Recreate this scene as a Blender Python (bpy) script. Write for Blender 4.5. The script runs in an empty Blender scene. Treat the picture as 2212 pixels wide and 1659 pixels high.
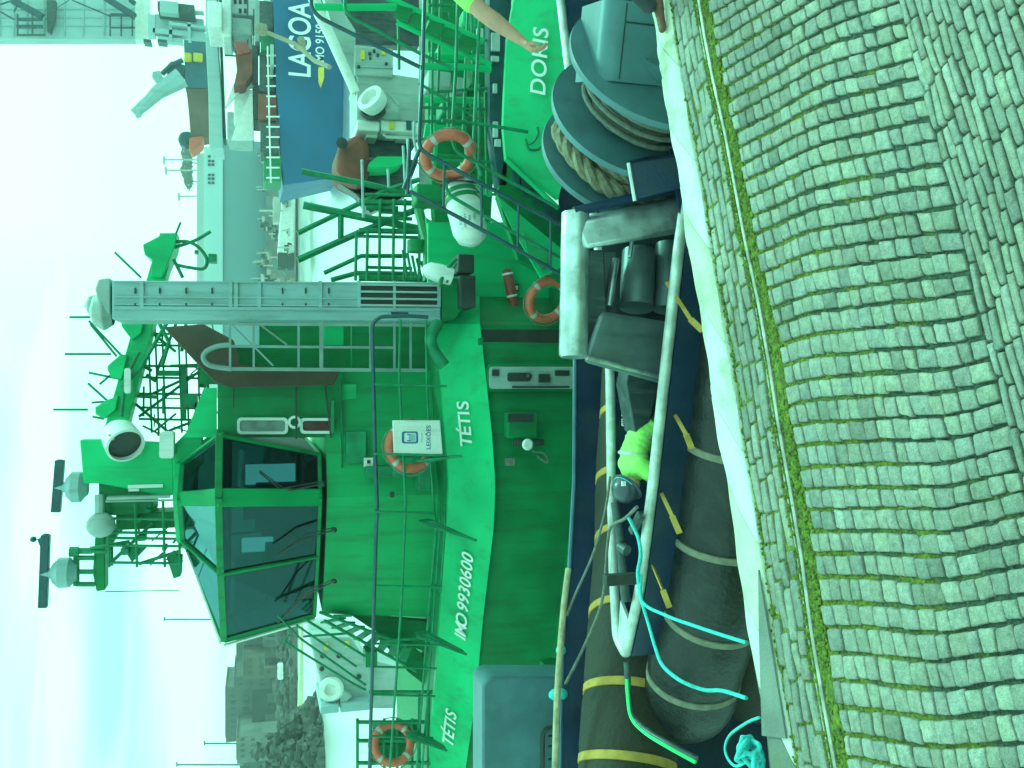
import bpy, bmesh, math, random
from mathutils import Vector, Matrix
random.seed(7)
R = math.radians
# ---------------------------------------------------------------- camera, sky, sun, exposure
F_PX = 1900.0; PITCH = math.atan(546.0 / F_PX); CAM_H = 2.8
scene = bpy.context.scene
cam_d = bpy.data.cameras.new("camera"); cam = bpy.data.objects.new("camera", cam_d)
scene.collection.objects.link(cam); scene.camera = cam
cam_d.sensor_width = 36; cam_d.lens = F_PX / 2212 * 36; cam_d.clip_end = 3000; cam_d.clip_start = .05
fwd = Vector((0, math.cos(PITCH), -math.sin(PITCH))); upv = Vector((0, math.sin(PITCH), math.cos(PITCH))); rt = Vector((1, 0, 0))
# the phone was held on its side: the picture's right is down, the picture's top is the scene's right
cam.matrix_world = Matrix(((-upv.x, rt.x, -fwd.x, 0), (-upv.y, rt.y, -fwd.y, 0), (-upv.z, rt.z, -fwd.z, CAM_H), (0, 0, 0, 1)))
SUN_EL, SUN_AZ = R(48), R(38)          # azimuth to the right of the heading (+Y)
TINT = (.27, 1.0, .78)
w = bpy.data.worlds.new("World"); scene.world = w; w.use_nodes = True
nt = w.node_tree; nt.nodes.clear()
def wn(t, **k):
    n = nt.nodes.new(t)
    for a, b in k.items(): setattr(n, a, b)
    return n
out = wn('ShaderNodeOutputWorld'); bg = wn('ShaderNodeBackground'); bg.inputs['Strength'].default_value = .15
sky = wn('ShaderNodeTexSky', sky_type='NISHITA', sun_disc=False, sun_elevation=SUN_EL, sun_rotation=SUN_AZ)
tc = wn('ShaderNodeTexCoord'); mp = wn('ShaderNodeMapping'); mp.inputs['Scale'].default_value = (1.0, 1.0, 8.5)
nz = wn('ShaderNodeTexNoise'); nz.inputs['Scale'].default_value = 1.7; nz.inputs['Detail'].default_value = 3; nz.inputs['Distortion'].default_value = .2
ramp = wn('ShaderNodeValToRGB'); ramp.color_ramp.elements[0].position = .42; ramp.color_ramp.elements[1].position = .62
ramp.color_ramp.elements[0].color = (0, 0, 0, 1); ramp.color_ramp.elements[1].color = (1, 1, 1, 1)
# hazy cloud sheet, thicker and brighter round the sun's side
dirn = wn('ShaderNodeVectorMath', operation='DOT_PRODUCT'); dirn.inputs[1].default_value = (math.sin(R(45)), math.cos(R(45)), .1)
mr = wn('ShaderNodeMapRange'); mr.inputs['From Min'].default_value = .55; mr.inputs['From Max'].default_value = .82
mx = wn('ShaderNodeMath', operation='MAXIMUM')
hv = wn('ShaderNodeMixRGB'); hv.inputs[1].default_value = (8.2, 5.8, 5.8, 1); hv.inputs[2].default_value = (17, 11.0, 10.5, 1)
mixc = wn('ShaderNodeMixRGB'); mixc.inputs[0].default_value = .85
tint = wn('ShaderNodeMixRGB', blend_type='MULTIPLY'); tint.inputs[0].default_value = 1; tint.inputs[2].default_value = (*TINT, 1)
L = nt.links.new
L(tc.outputs['Generated'], mp.inputs[0]); L(mp.outputs[0], nz.inputs['Vector']); L(nz.outputs['Fac'], ramp.inputs[0])
L(tc.outputs['Generated'], dirn.inputs[0]); L(dirn.outputs['Value'], mr.inputs['Value'])
L(ramp.outputs[0], mx.inputs[0]); L(mr.outputs[0], mx.inputs[1]); L(mx.outputs[0], hv.inputs[0])
L(sky.outputs[0], mixc.inputs[1]); L(hv.outputs[0], mixc.inputs[2]); L(mixc.outputs[0], tint.inputs[1])
L(tint.outputs[0], bg.inputs['Color']); L(bg.outputs[0], out.inputs['Surface'])
sl = bpy.data.lights.new("sun", 'SUN'); sl.energy = 1.5; sl.angle = R(12); sl.color = (TINT[0] * 1.1, TINT[1], TINT[2] * .9)
so = bpy.data.objects.new("sun", sl); scene.collection.objects.link(so)
sd = Vector((math.sin(SUN_AZ) * math.cos(SUN_EL), math.cos(SUN_AZ) * math.cos(SUN_EL), math.sin(SUN_EL)))
so.rotation_euler = sd.to_track_quat('Z', 'Y').to_euler(); so.location = sd * 60
vs = scene.view_settings; vs.view_transform = 'Standard'; vs.look = 'None'; vs.exposure = 0.75; vs.gamma = 1
scene.cycles.max_bounces = 6; scene.cycles.volume_bounces = 0

# ---------------------------------------------------------------- measuring helpers
SP, CP = math.sin(PITCH), math.cos(PITCH)
def ray(X, Y):
    du = 829.5 - Y; dv = X - 1106
    return Vector((du, F_PX * CP - dv * SP, -F_PX * SP - dv * CP))
def P(X, Y, y):
    r = ray(X, Y); k = y / r.y
    return Vector((r.x * k, y, CAM_H + r.z * k))
def PZ(X, Y, z):
    r = ray(X, Y); k = (z - CAM_H) / r.z
    return Vector((r.x * k, r.y * k, z))
QA = R(17.8); QS = Vector((math.cos(QA), math.sin(QA), 0)); QT = Vector((-math.sin(QA), math.cos(QA), 0))
def Q(s, t, z=0): return QS * s + QT * t + Vector((0, 0, z))
UP = Vector((0, 0, 1))

# ---------------------------------------------------------------- object helpers
def tag(o, label=None, cat=None, group=None, kind=None):
    if label: o['label'] = label
    if cat: o['category'] = cat
    if group: o['group'] = group
    if kind: o['kind'] = kind
    return o
def empty(name, loc, label=None, cat=None, group=None, rot=0):
    o = bpy.data.objects.new(name, None); scene.collection.objects.link(o)
    o.location = loc; o.rotation_euler = (0, 0, rot); o.empty_display_size = .2
    return tag(o, label, cat, group)
def chain_loc(o):
    v = Vector((0, 0, 0))
    while o: v += o.location; o = o.parent
    return v
def copy_tree(o, parent=None):
    c = o.copy(); scene.collection.objects.link(c); c.parent = parent
    for ch in list(o.children): copy_tree(ch, c)
    return c
def frame(d, ref=UP):
    d = d.normalized()
    if abs(d.dot(ref)) > .98: ref = Vector((0, 1, 0))
    a = ref.cross(d).normalized(); b = d.cross(a).normalized()
    return a, b
NO_SPLIT = {'rope', 'cobbled_pavement', 'moss', 'lettering', 'breakwater', 'rocks', 'body', 'shirt', 'undershirt', 'trousers', 'vest', 'sleeves', 'jacket', 'crown', 'emblem_mark', 'seam', 'helmet', 'reflective_strip'}
def islands(v, f, margin=.012):
    par = list(range(len(v)))
    def find(a):
        while par[a] != a: par[a] = par[par[a]]; a = par[a]
        return a
    for q in f:
        r0 = find(q[0])
        for i in q[1:]: par[find(i)] = r0
    comp = {}
    for q in f: comp.setdefault(find(q[0]), []).append(q)
    cs = []
    for fs in comp.values():
        ids = {i for q in fs for i in q}; lo = [min(v[i][k] for i in ids) - margin for k in range(3)]; hi = [max(v[i][k] for i in ids) + margin for k in range(3)]; cs.append([fs, lo, hi])
    n = len(cs); par2 = list(range(n))
    def f2(a):
        while par2[a] != a: a = par2[a]
        return a
    for i in range(n):
        for j in range(i):
            if all(cs[i][1][k] < cs[j][2][k] and cs[j][1][k] < cs[i][2][k] for k in range(3)): par2[f2(i)] = f2(j)
    g = {}
    for i in range(n): g.setdefault(f2(i), []).extend(cs[i][0])
    return list(g.values())
class MB:
    def __init__(s): s.v = []; s.f = []; s.m = []
    def add(s, vs, fs):
        o = len(s.v); s.v += [Vector(v) for v in vs]; s.f += [tuple(i + o for i in f) for f in fs]; return s
    def hexa(s, a, b):      # two matching quads
        return s.add(a + b, [(3, 2, 1, 0), (4, 5, 6, 7)] + [(i, (i + 1) % 4, (i + 1) % 4 + 4, i + 4) for i in range(4)])
    def box(s, x0, x1, y0, y1, z0, z1):
        a = [Vector((x0, y0, z0)), Vector((x1, y0, z0)), Vector((x1, y1, z0)), Vector((x0, y1, z0))]
        return s.hexa(a, [p + Vector((0, 0, z1 - z0)) for p in a])
    def pxbox(s, X0, Y0, X1, Y1, y, d):   # front face given by a photo rectangle at depth y
        a = P(X0, Y0, y); b = P(X1, Y1, y)
        return s.box(min(a.x, b.x), max(a.x, b.x), y, y + d, min(a.z, b.z), max(a.z, b.z))
    def slab(s, pts, off):
        n = len(pts); pts = [Vector(p) for p in pts]; off = Vector(off)
        return s.add(pts + [p + off for p in pts], [tuple(reversed(range(n))), tuple(range(n, 2 * n))] + [(i, (i + 1) % n, (i + 1) % n + n, i + n) for i in range(n)])
    def plate(s, pxs, y, d):              # outline with its own depth y (or a depth per point) and thickness d
        return s.slab([P(q[0], q[1], q[2] if len(q) > 2 else y) for q in pxs], (0, d, 0))
    def beam(s, p0, p1, w, h=None, ref=UP):
        h = h or w; p0 = Vector(p0); p1 = Vector(p1); a, b = frame(p1 - p0, ref)
        c = [(-1, -1), (1, -1), (1, 1), (-1, 1)]
        return s.hexa([p0 + a * w / 2 * i + b * h / 2 * j for i, j in c], [p1 + a * w / 2 * i + b * h / 2 * j for i, j in c])
    def cyl(s, p0, p1, r0, r1=None, n=12, caps=True):
        r1 = r0 if r1 is None else r1; p0 = Vector(p0); p1 = Vector(p1); a, b = frame(p1 - p0)
        ring = lambda p, r: [p + (a * math.cos(2 * math.pi * k / n) + b * math.sin(2 * math.pi * k / n)) * r for k in range(n)]
        s.add(ring(p0, r0) + ring(p1, r1), [(k, (k + 1) % n, (k + 1) % n + n, k + n) for k in range(n)] + ([tuple(reversed(range(n))), tuple(range(n, 2 * n))] if caps else []))
        return s
    def tube(s, pts, r, n=8, closed=False, caps=True):
        pts = [Vector(p) for p in pts]; m = len(pts); base = len(s.v)
        rr = r if isinstance(r, (list, tuple)) else [r] * m
        prev = None
        for i, p in enumerate(pts):
            if closed: d = pts[(i + 1) % m] - pts[i - 1]
            else: d = pts[min(i + 1, m - 1)] - pts[max(i - 1, 0)]
            d = d.normalized()
            if prev is None: a, b = frame(d)
            else:
                a = prev - d * prev.dot(d); a = a.normalized() if a.length > 1e-6 else frame(d)[0]; b = d.cross(a).normalized()
            prev = a
            s.v += [p + (a * math.cos(2 * math.pi * k / n) + b * math.sin(2 * math.pi * k / n)) * rr[i] for k in range(n)]
        for i in range(m if closed else m - 1):
            j = (i + 1) % m
            s.f += [(base + i * n + k, base + i * n + (k + 1) % n, base + j * n + (k + 1) % n, base + j * n + k) for k in range(n)]
        if not closed and caps:
            s.f.append(tuple(base + k for k in reversed(range(n)))); s.f.append(tuple(base + (m - 1) * n + k for k in range(n)))
        return s
    def pipe(s, pxs, y, r, n=8, bend=0):   # pipe run through measured points
        pts = [P(q[0], q[1], q[2] if len(q) > 2 else y) for q in pxs]
        if bend: pts = fillet(pts, bend)
        return s.tube(pts, r, n)
    def ball(s, c, r, n=12, sc=(1, 1, 1)):
        c = Vector(c); base = len(s.v); m = n // 2 + 1
        for i in range(m + 1):
            th = math.pi * i / m
            for k in range(n):
                ph = 2 * math.pi * k / n
                s.v.append(c + Vector((math.sin(th) * math.cos(ph) * r * sc[0], math.sin(th) * math.sin(ph) * r * sc[1], math.cos(th) * r * sc[2])))
        for i in range(m):
            for k in range(n):
                s.f.append((base + i * n + k, base + i * n + (k + 1) % n, base + (i + 1) * n + (k + 1) % n, base + (i + 1) * n + k))
        return s
    def lathe(s, c, axis, prof, n=24):
        c = Vector(c); axis = Vector(axis).normalized(); a, b = frame(axis); base = len(s.v)
        for (r, h) in prof:
            s.v += [c + axis * h + (a * math.cos(2 * math.pi * k / n) + b * math.sin(2 * math.pi * k / n)) * max(r, 1e-4) for k in range(n)]
        for i in range(len(prof) - 1):
            s.f += [(base + i * n + k, base + i * n + (k + 1) % n, base + (i + 1) * n + (k + 1) % n, base + (i + 1) * n + k) for k in range(n)]
        return s
    def build(s, name, mat, parent=None, smooth=40, bevel=0):
        if parent is not None and name not in NO_SPLIT and len(s.v) < 20000:
            gs = islands(s.v, s.f)
            if 1 < len(gs) < 60:
                o = None
                for g in sorted(gs, key=len, reverse=True):
                    ids = sorted({i for q in g for i in q}); mpd = {a: k for k, a in enumerate(ids)}
                    m2 = MB(); m2.v = [s.v[i] for i in ids]; m2.f = [tuple(mpd[i] for i in q) for q in g]
                    q_ = m2.build1(name, mat, parent, smooth, bevel); o = o or q_
                return o
        return s.build1(name, mat, parent, smooth, bevel)
    def build1(s, name, mat, parent=None, smooth=40, bevel=0):
        off = chain_loc(parent) if parent else Vector((0, 0, 0))
        me = bpy.data.meshes.new(name); me.from_pydata([tuple(v - off) for v in s.v], [], s.f)
        bm = bmesh.new(); bm.from_mesh(me); bmesh.ops.remove_doubles(bm, verts=bm.verts, dist=1e-5)
        bmesh.ops.recalc_face_normals(bm, faces=bm.faces); bm.to_mesh(me); bm.free()
        me.materials.append(mat); me.shade_smooth()
        me.set_sharp_from_angle(angle=R(smooth))
        o = bpy.data.objects.new(name, me); scene.collection.objects.link(o); o.parent = parent
        if bevel:
            b = o.modifiers.new('bevel', 'BEVEL'); b.width = bevel; b.segments = 2; b.limit_method = 'ANGLE'; b.angle_limit = R(40)
        return o
def fillet(pts, r, n=4):
    out = [pts[0]]
    for i in range(1, len(pts) - 1):
        a, b, c = pts[i - 1], pts[i], pts[i + 1]; da = (a - b); dc = (c - b)
        rr = min(r, da.length * .45, dc.length * .45); p0 = b + da.normalized() * rr; p1 = b + dc.normalized() * rr
        for k in range(n + 1):
            t = k / n; out.append((p0 * (1 - t) ** 2) + b * (2 * t * (1 - t)) + p1 * t ** 2)
    out.append(pts[-1]); return out
def curve(pts, n=10):     # smooth curve through points
    pts = [Vector(p) for p in pts]; o = []
    for i in range(len(pts) - 1):
        p0 = pts[max(i - 1, 0)]; p1 = pts[i]; p2 = pts[i + 1]; p3 = pts[min(i + 2, len(pts) - 1)]
        for k in range(n):
            t = k / n
            o.append(.5 * ((2 * p1) + (p2 - p0) * t + (2 * p0 - 5 * p1 + 4 * p2 - p3) * t * t + (3 * p1 - p0 - 3 * p2 + p3) * t ** 3))
    o.append(pts[-1]); return o

# ---------------------------------------------------------------- materials
def mat(name, col, rough=.5, metal=0, var=.25, scale=3.0, bump=.15, bscale=40, dirt=None, dirt_amt=.0, dscale=2.0, streak=False, coat=0, spec=.5, emit=None):
    m = bpy.data.materials.new(name); m.use_nodes = True; t = m.node_tree; N = t.nodes; K = t.links.new
    b = N['Principled BSDF']; b.inputs['Roughness'].default_value = rough; b.inputs['Metallic'].default_value = metal
    b.inputs['Specular IOR Level'].default_value = spec if 'green' not in name else .25; b.inputs['Coat Weight'].default_value = coat
    c = N.new('ShaderNodeTexCoord'); n1 = N.new('ShaderNodeTexNoise'); n1.inputs['Scale'].default_value = scale; n1.inputs['Detail'].default_value = 6
    K(c.outputs['Object'], n1.inputs['Vector'])
    r1 = N.new('ShaderNodeMapRange'); r1.inputs['From Min'].default_value = .3; r1.inputs['From Max'].default_value = .7
    r1.inputs['To Min'].default_value = 1 - var; r1.inputs['To Max'].default_value = 1 + var * .6
    K(n1.outputs['Fac'], r1.inputs['Value'])
    mul = N.new('ShaderNodeMixRGB'); mul.blend_type = 'MULTIPLY'; mul.inputs[0].default_value = 1; mul.inputs[1].default_value = (*col, 1)
    K(r1.outputs[0], mul.inputs[2]); last = mul.outputs[0]
    if dirt_amt:
        mpn = N.new('ShaderNodeMapping'); mpn.inputs['Scale'].default_value = (1, 1, .12) if streak else (1, 1, 1); K(c.outputs['Object'], mpn.inputs[0])
        n2 = N.new('ShaderNodeTexNoise'); n2.inputs['Scale'].default_value = dscale * (4 if streak else 1); n2.inputs['Detail'].default_value = 8; n2.inputs['Roughness'].default_value = .65
        K(mpn.outputs[0], n2.inputs['Vector'])
        r2 = N.new('ShaderNodeMapRange'); r2.inputs['From Min'].default_value = .5; r2.inputs['From Max'].default_value = .68; r2.inputs['To Max'].default_value = dirt_amt
        K(n2.outputs['Fac'], r2.inputs['Value'])
        mm = N.new('ShaderNodeMixRGB'); K(r2.outputs[0], mm.inputs[0]); K(last, mm.inputs[1]); mm.inputs[2].default_value = (*(dirt or (.06, .05, .04)), 1); last = mm.outputs[0]
    K(last, b.inputs['Base Color'])
    r3 = N.new('ShaderNodeMapRange'); r3.inputs['To Min'].default_value = max(rough - .12, .03); r3.inputs['To Max'].default_value = min(rough + .15, 1); K(n1.outputs['Fac'], r3.inputs['Value']); K(r3.outputs[0], b.inputs['Roughness'])
    if bump:
        n3 = N.new('ShaderNodeTexNoise'); n3.inputs['Scale'].default_value = bscale; n3.inputs['Detail'].default_value = 4; K(c.outputs['Object'], n3.inputs['Vector'])
        bp = N.new('ShaderNodeBump'); bp.inputs['Strength'].default_value = bump; bp.inputs['Distance'].default_value = .02; K(n3.outputs['Fac'], bp.inputs['Height']); K(bp.outputs[0], b.inputs['Normal'])
    if emit: b.inputs['Emission Color'].default_value = (*emit[0], 1); b.inputs['Emission Strength'].default_value = emit[1]
    return m
M = {}
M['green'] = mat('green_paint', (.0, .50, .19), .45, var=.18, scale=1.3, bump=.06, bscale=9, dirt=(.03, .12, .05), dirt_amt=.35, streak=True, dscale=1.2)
M['green_dark'] = mat('green_paint_shaded', (.0, .22, .07), .5, var=.25, scale=2, bump=.06, bscale=9, dirt=(.02, .07, .03), dirt_amt=.5, streak=True)  # tug green darkened: shade below the lit band put into the colour, plus dirt streaks
M['green_mid'] = mat('green_paint_side_shade', (.0, .31, .10), .45, var=.2, scale=1.1, bump=.06, bscale=9, dirt=(.02, .09, .04), dirt_amt=.45, streak=True, dscale=1.2)  # same green again, the shade of the superstructure's side mixed into the paint
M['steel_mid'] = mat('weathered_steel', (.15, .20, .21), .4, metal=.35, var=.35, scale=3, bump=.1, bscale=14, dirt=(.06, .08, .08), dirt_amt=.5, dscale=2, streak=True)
M['rail_green'] = mat('green_rail_paint', (.008, .24, .11), .45, var=.3, scale=6, dirt=(.1, .06, .03), dirt_amt=.35, dscale=8)
M['navy'] = mat('navy_paint', (.008, .032, .085), .4, var=.3, scale=2, dirt=(.05, .06, .05), dirt_amt=.4, dscale=3)
M['navy_hull'] = mat('navy_hull_paint', (.01, .03, .08), .5, var=.35, scale=2.5, dirt=(.05, .05, .04), dirt_amt=.55, dscale=3, streak=True)
M['ship_blue'] = mat('ship_blue_paint', (.0, .115, .26), .5, var=.18, scale=.35, bump=.1, bscale=1.5, dirt=(.0, .10, .19), dirt_amt=.35, streak=True, dscale=.35)
M['grey'] = mat('grey_winch_paint', (.085, .19, .225), .42, var=.2, scale=3, bump=.05, bscale=12, dirt=(.07, .09, .09), dirt_amt=.35, dscale=4)
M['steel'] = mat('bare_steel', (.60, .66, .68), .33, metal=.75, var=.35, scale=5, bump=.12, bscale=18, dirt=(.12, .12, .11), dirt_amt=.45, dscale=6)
M['steel_dark'] = mat('worn_dark_steel', (.06, .085, .09), .42, metal=.3, var=.4, scale=4, bump=.12, bscale=14, dirt=(.2, .24, .24), dirt_amt=.4, dscale=3, streak=True)
M['rubber'] = mat('black_rubber', (.015, .018, .018), .4, var=.45, scale=5, bump=.5, bscale=22, dirt=(.04, .045, .043), dirt_amt=.5, dscale=5)
M['rubber_brown'] = mat('old_rubber', (.030, .026, .014), .7, var=.45, scale=3, bump=.5, bscale=22, dirt=(.035, .032, .018), dirt_amt=.5, dscale=3)
M['yellow'] = mat('yellow_strap', (.60, .33, .06), .7, var=.3, scale=12, dirt=(.2, .17, .08), dirt_amt=.5, dscale=6)
M['strap_grey'] = mat('worn_strap', (.26, .24, .18), .7, var=.3, scale=12, dirt=(.15, .12, .07), dirt_amt=.5, dscale=9)
M['white'] = mat('white_paint', (.78, .78, .76), .45, var=.12, scale=2, dirt=(.35, .33, .28), dirt_amt=.35, dscale=3, streak=True)
M['letter'] = mat('white_lettering', (.8, .8, .8), .5, var=.05, bump=0)
M['offwhite'] = mat('grey_white_paint', (.36, .45, .43), .5, var=.18, scale=1.6, dirt=(.2, .19, .14), dirt_amt=.4, dscale=2, streak=True)
M['colgrey'] = mat('grey_casing_paint', (.30, .45, .47), .5, var=.15, scale=1.2, dirt=(.13, .15, .14), dirt_amt=.4, dscale=2, streak=True)
M['dark'] = mat('dark_fittings', (.03, .035, .035), .5, var=.4, dirt=(.1, .08, .05), dirt_amt=.3)
M['orange'] = mat('orange_lifebuoy', (.75, .15, .085), .5, var=.2, scale=8, bump=.05)
M['red'] = mat('red_oxide_paint', (.36, .06, .04), .5, var=.3, scale=4, dirt=(.1, .05, .03), dirt_amt=.4)
M['rust'] = mat('rusty_red_hull', (.27, .07, .05), .75, var=.4, scale=1.5, dirt=(.1, .05, .03), dirt_amt=.5)
M['rope'] = mat('natural_rope', (.32, .27, .19), .9, var=.35, scale=20, bump=.6, bscale=120, dirt=(.16, .12, .07), dirt_amt=.5, dscale=14)
M['rope_grey'] = mat('grey_rope', (.20, .20, .17), .9, var=.3, scale=20, bump=.6, bscale=120)
M['rope_cyan'] = mat('turquoise_rope', (.06, .62, .62), .7, var=.25, scale=30, bump=.5, bscale=150)
M['wood'] = mat('weathered_pole', (.48, .40, .26), .8, var=.3, scale=9, dirt=(.16, .12, .07), dirt_amt=.5, dscale=7)
M['hiviz'] = mat('hi_vis_cloth', (.36, .85, .17), .85, var=.12, scale=6, bump=.4, bscale=14)
M['hiviz_strip'] = mat('reflective_strip', (.5, .5, .48), .35, var=.1)
M['helmet'] = mat('dark_helmet', (.05, .06, .085), .3, var=.1, coat=.3)
M['skin'] = mat('skin', (.58, .27, .19), .55, var=.12, scale=12, bump=.15, bscale=50)
M['cloth_dark'] = mat('dark_trousers', (.055, .06, .075), .9, var=.35, scale=7, bump=.5, bscale=30)
M['shoe'] = mat('brown_leather', (.16, .06, .035), .6, var=.3, scale=15)
M['cloth_teal'] = mat('teal_jacket', (.04, .36, .36), .8, var=.2, scale=9, bump=.4, bscale=25)
M['yellow_paint'] = mat('yellow_paint', (.75, .55, .05), .5, var=.15)
M['glass'] = None
def glass(name, col, rough=.04, base=.06):
    m = bpy.data.materials.new(name); m.use_nodes = True; t = m.node_tree; N = t.nodes; K = t.links.new
    N.clear(); o = N.new('ShaderNodeOutputMaterial'); mix = N.new('ShaderNodeMixShader'); g = N.new('ShaderNodeBsdfGlossy'); tr = N.new('ShaderNodeBsdfTransparent')
    g.inputs['Roughness'].default_value = rough; g.inputs['Color'].default_value = (.35, .8, .85, 1); tr.inputs['Color'].default_value = (*col, 1)
    fr = N.new('ShaderNodeFresnel'); fr.inputs['IOR'].default_value = 1.5
    mul = N.new('ShaderNodeMath'); mul.operation = 'MULTIPLY_ADD'; mul.inputs[1].default_value = 1; mul.inputs[2].default_value = base
    K(fr.outputs[0], mul.inputs[0]); ge = N.new('ShaderNodeNewGeometry'); iv = N.new('ShaderNodeMath'); iv.operation = 'SUBTRACT'; iv.inputs[0].default_value = 1; K(ge.outputs['Backfacing'], iv.inputs[1]); m3 = N.new('ShaderNodeMath'); m3.operation = 'MULTIPLY'; K(iv.outputs[0], m3.inputs[0]); K(mul.outputs[0], m3.inputs[1]); K(m3.outputs[0], mix.inputs[0]); K(tr.outputs[0], mix.inputs[1]); K(g.outputs[0], mix.inputs[2]); K(mix.outputs[0], o.inputs[0])
    return m
M['glass'] = glass('tinted_window_glass', (.2, .38, .38), base=.015)
M['glass_up'] = glass('mirror_window_glass', (.25, .42, .42), base=.2)
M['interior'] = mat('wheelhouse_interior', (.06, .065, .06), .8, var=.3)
_tcache = {}
def text_mesh(s, size, shear=0, bold=0.0, extr=.004, spacing=1.0):
    cu = bpy.data.curves.new('lettering', 'FONT'); cu.body = s; cu.size = size; cu.shear = shear; cu.offset = bold; cu.extrude = extr; cu.space_character = spacing
    cu.align_x = 'CENTER'; cu.align_y = 'CENTER'
    o = bpy.data.objects.new('lettering_tmp', cu); scene.collection.objects.link(o)
    dg = bpy.context.evaluated_depsgraph_get(); me = bpy.data.meshes.new_from_object(o.evaluated_get(dg)); bpy.data.objects.remove(o); bpy.data.curves.remove(cu)
    return me
def lettering(name, s, size, c, right, up, material, parent, xs=1.0, **k):
    me = text_mesh(s, size, **k); right = Vector(right).normalized(); up = Vector(up).normalized(); nrm = right.cross(up).normalized(); up = nrm.cross(right)
    off = chain_loc(parent) if parent else Vector((0, 0, 0)); c = Vector(c) - off
    for v in me.vertices: v.co = c + right * v.co.x * xs + up * v.co.y + nrm * v.co.z
    me.materials.clear(); me.materials.append(material)
    o = bpy.data.objects.new(name, me); scene.collection.objects.link(o); o.parent = parent; return o
# ---------------------------------------------------------------- the quay
def attr_mat(name, base, dark, rough, moss=(.05, .13, .012)):
    m = bpy.data.materials.new(name); m.use_nodes = True; t = m.node_tree; N = t.nodes; K = t.links.new; b = N['Principled BSDF']
    c = N.new('ShaderNodeTexCoord'); at = N.new('ShaderNodeAttribute'); at.attribute_name = 'tone'
    n1 = N.new('ShaderNodeTexNoise'); n1.inputs['Scale'].default_value = 28; n1.inputs['Detail'].default_value = 9; n1.inputs['Roughness'].default_value = .7; K(c.outputs['Object'], n1.inputs['Vector'])
    n2 = N.new('ShaderNodeTexNoise'); n2.inputs['Scale'].default_value = 160; n2.inputs['Detail'].default_value = 3; K(c.outputs['Object'], n2.inputs['Vector'])
    mixa = N.new('ShaderNodeMixRGB'); mixa.inputs[1].default_value = (*dark, 1); mixa.inputs[2].default_value = (*base, 1)
    r = N.new('ShaderNodeMapRange'); r.inputs['From Min'].default_value = .33; r.inputs['From Max'].default_value = .62; K(n1.outputs['Fac'], r.inputs['Value']); K(r.outputs[0], mixa.inputs[0])
    mul = N.new('ShaderNodeMixRGB'); mul.blend_type = 'MULTIPLY'; mul.inputs[0].default_value = 1; K(mixa.outputs[0], mul.inputs[1]); K(at.outputs['Color'], mul.inputs[2])
    r2 = N.new('ShaderNodeMapRange'); r2.inputs['From Min'].default_value = .25; r2.inputs['From Max'].default_value = .75; r2.inputs['To Min'].default_value = .62; r2.inputs['To Max'].default_value = 1.3; K(n2.outputs['Fac'], r2.inputs['Value'])
    mul2 = N.new('ShaderNodeMixRGB'); mul2.blend_type = 'MULTIPLY'; mul2.inputs[0].default_value = 1; K(mul.outputs[0], mul2.inputs[1]); K(r2.outputs[0], mul2.inputs[2])
    n4 = N.new('ShaderNodeTexNoise'); n4.inputs['Scale'].default_value = 1.1; n4.inputs['Detail'].default_value = 5; K(c.outputs['Object'], n4.inputs['Vector'])
    r4 = N.new('ShaderNodeMapRange'); r4.inputs['From Min'].default_value = .3; r4.inputs['From Max'].default_value = .7; r4.inputs['To Min'].default_value = .78; r4.inputs['To Max'].default_value = 1.15; K(n4.outputs['Fac'], r4.inputs['Value'])
    mul3 = N.new('ShaderNodeMixRGB'); mul3.blend_type = 'MULTIPLY'; mul3.inputs[0].default_value = 1; K(mul2.outputs[0], mul3.inputs[1]); K(r4.outputs[0], mul3.inputs[2])
    K(mul3.outputs[0], b.inputs['Base Color']); b.inputs['Roughness'].default_value = rough
    bp = N.new('ShaderNodeBump'); bp.inputs['Strength'].default_value = .8; bp.inputs['Distance'].default_value = .006; K(n1.outputs['Fac'], bp.inputs['Height'])
    bp2 = N.new('ShaderNodeBump'); bp2.inputs['Strength'].default_value = .6; bp2.inputs['Distance'].default_value = .0016; K(n2.outputs['Fac'], bp2.inputs['Height']); K(bp.outputs[0], bp2.inputs['Normal']); K(bp2.outputs[0], b.inputs['Normal'])
    return m
M['sett'] = attr_mat('granite_sett', (.34, .335, .28), (.19, .195, .16), .62)
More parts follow.
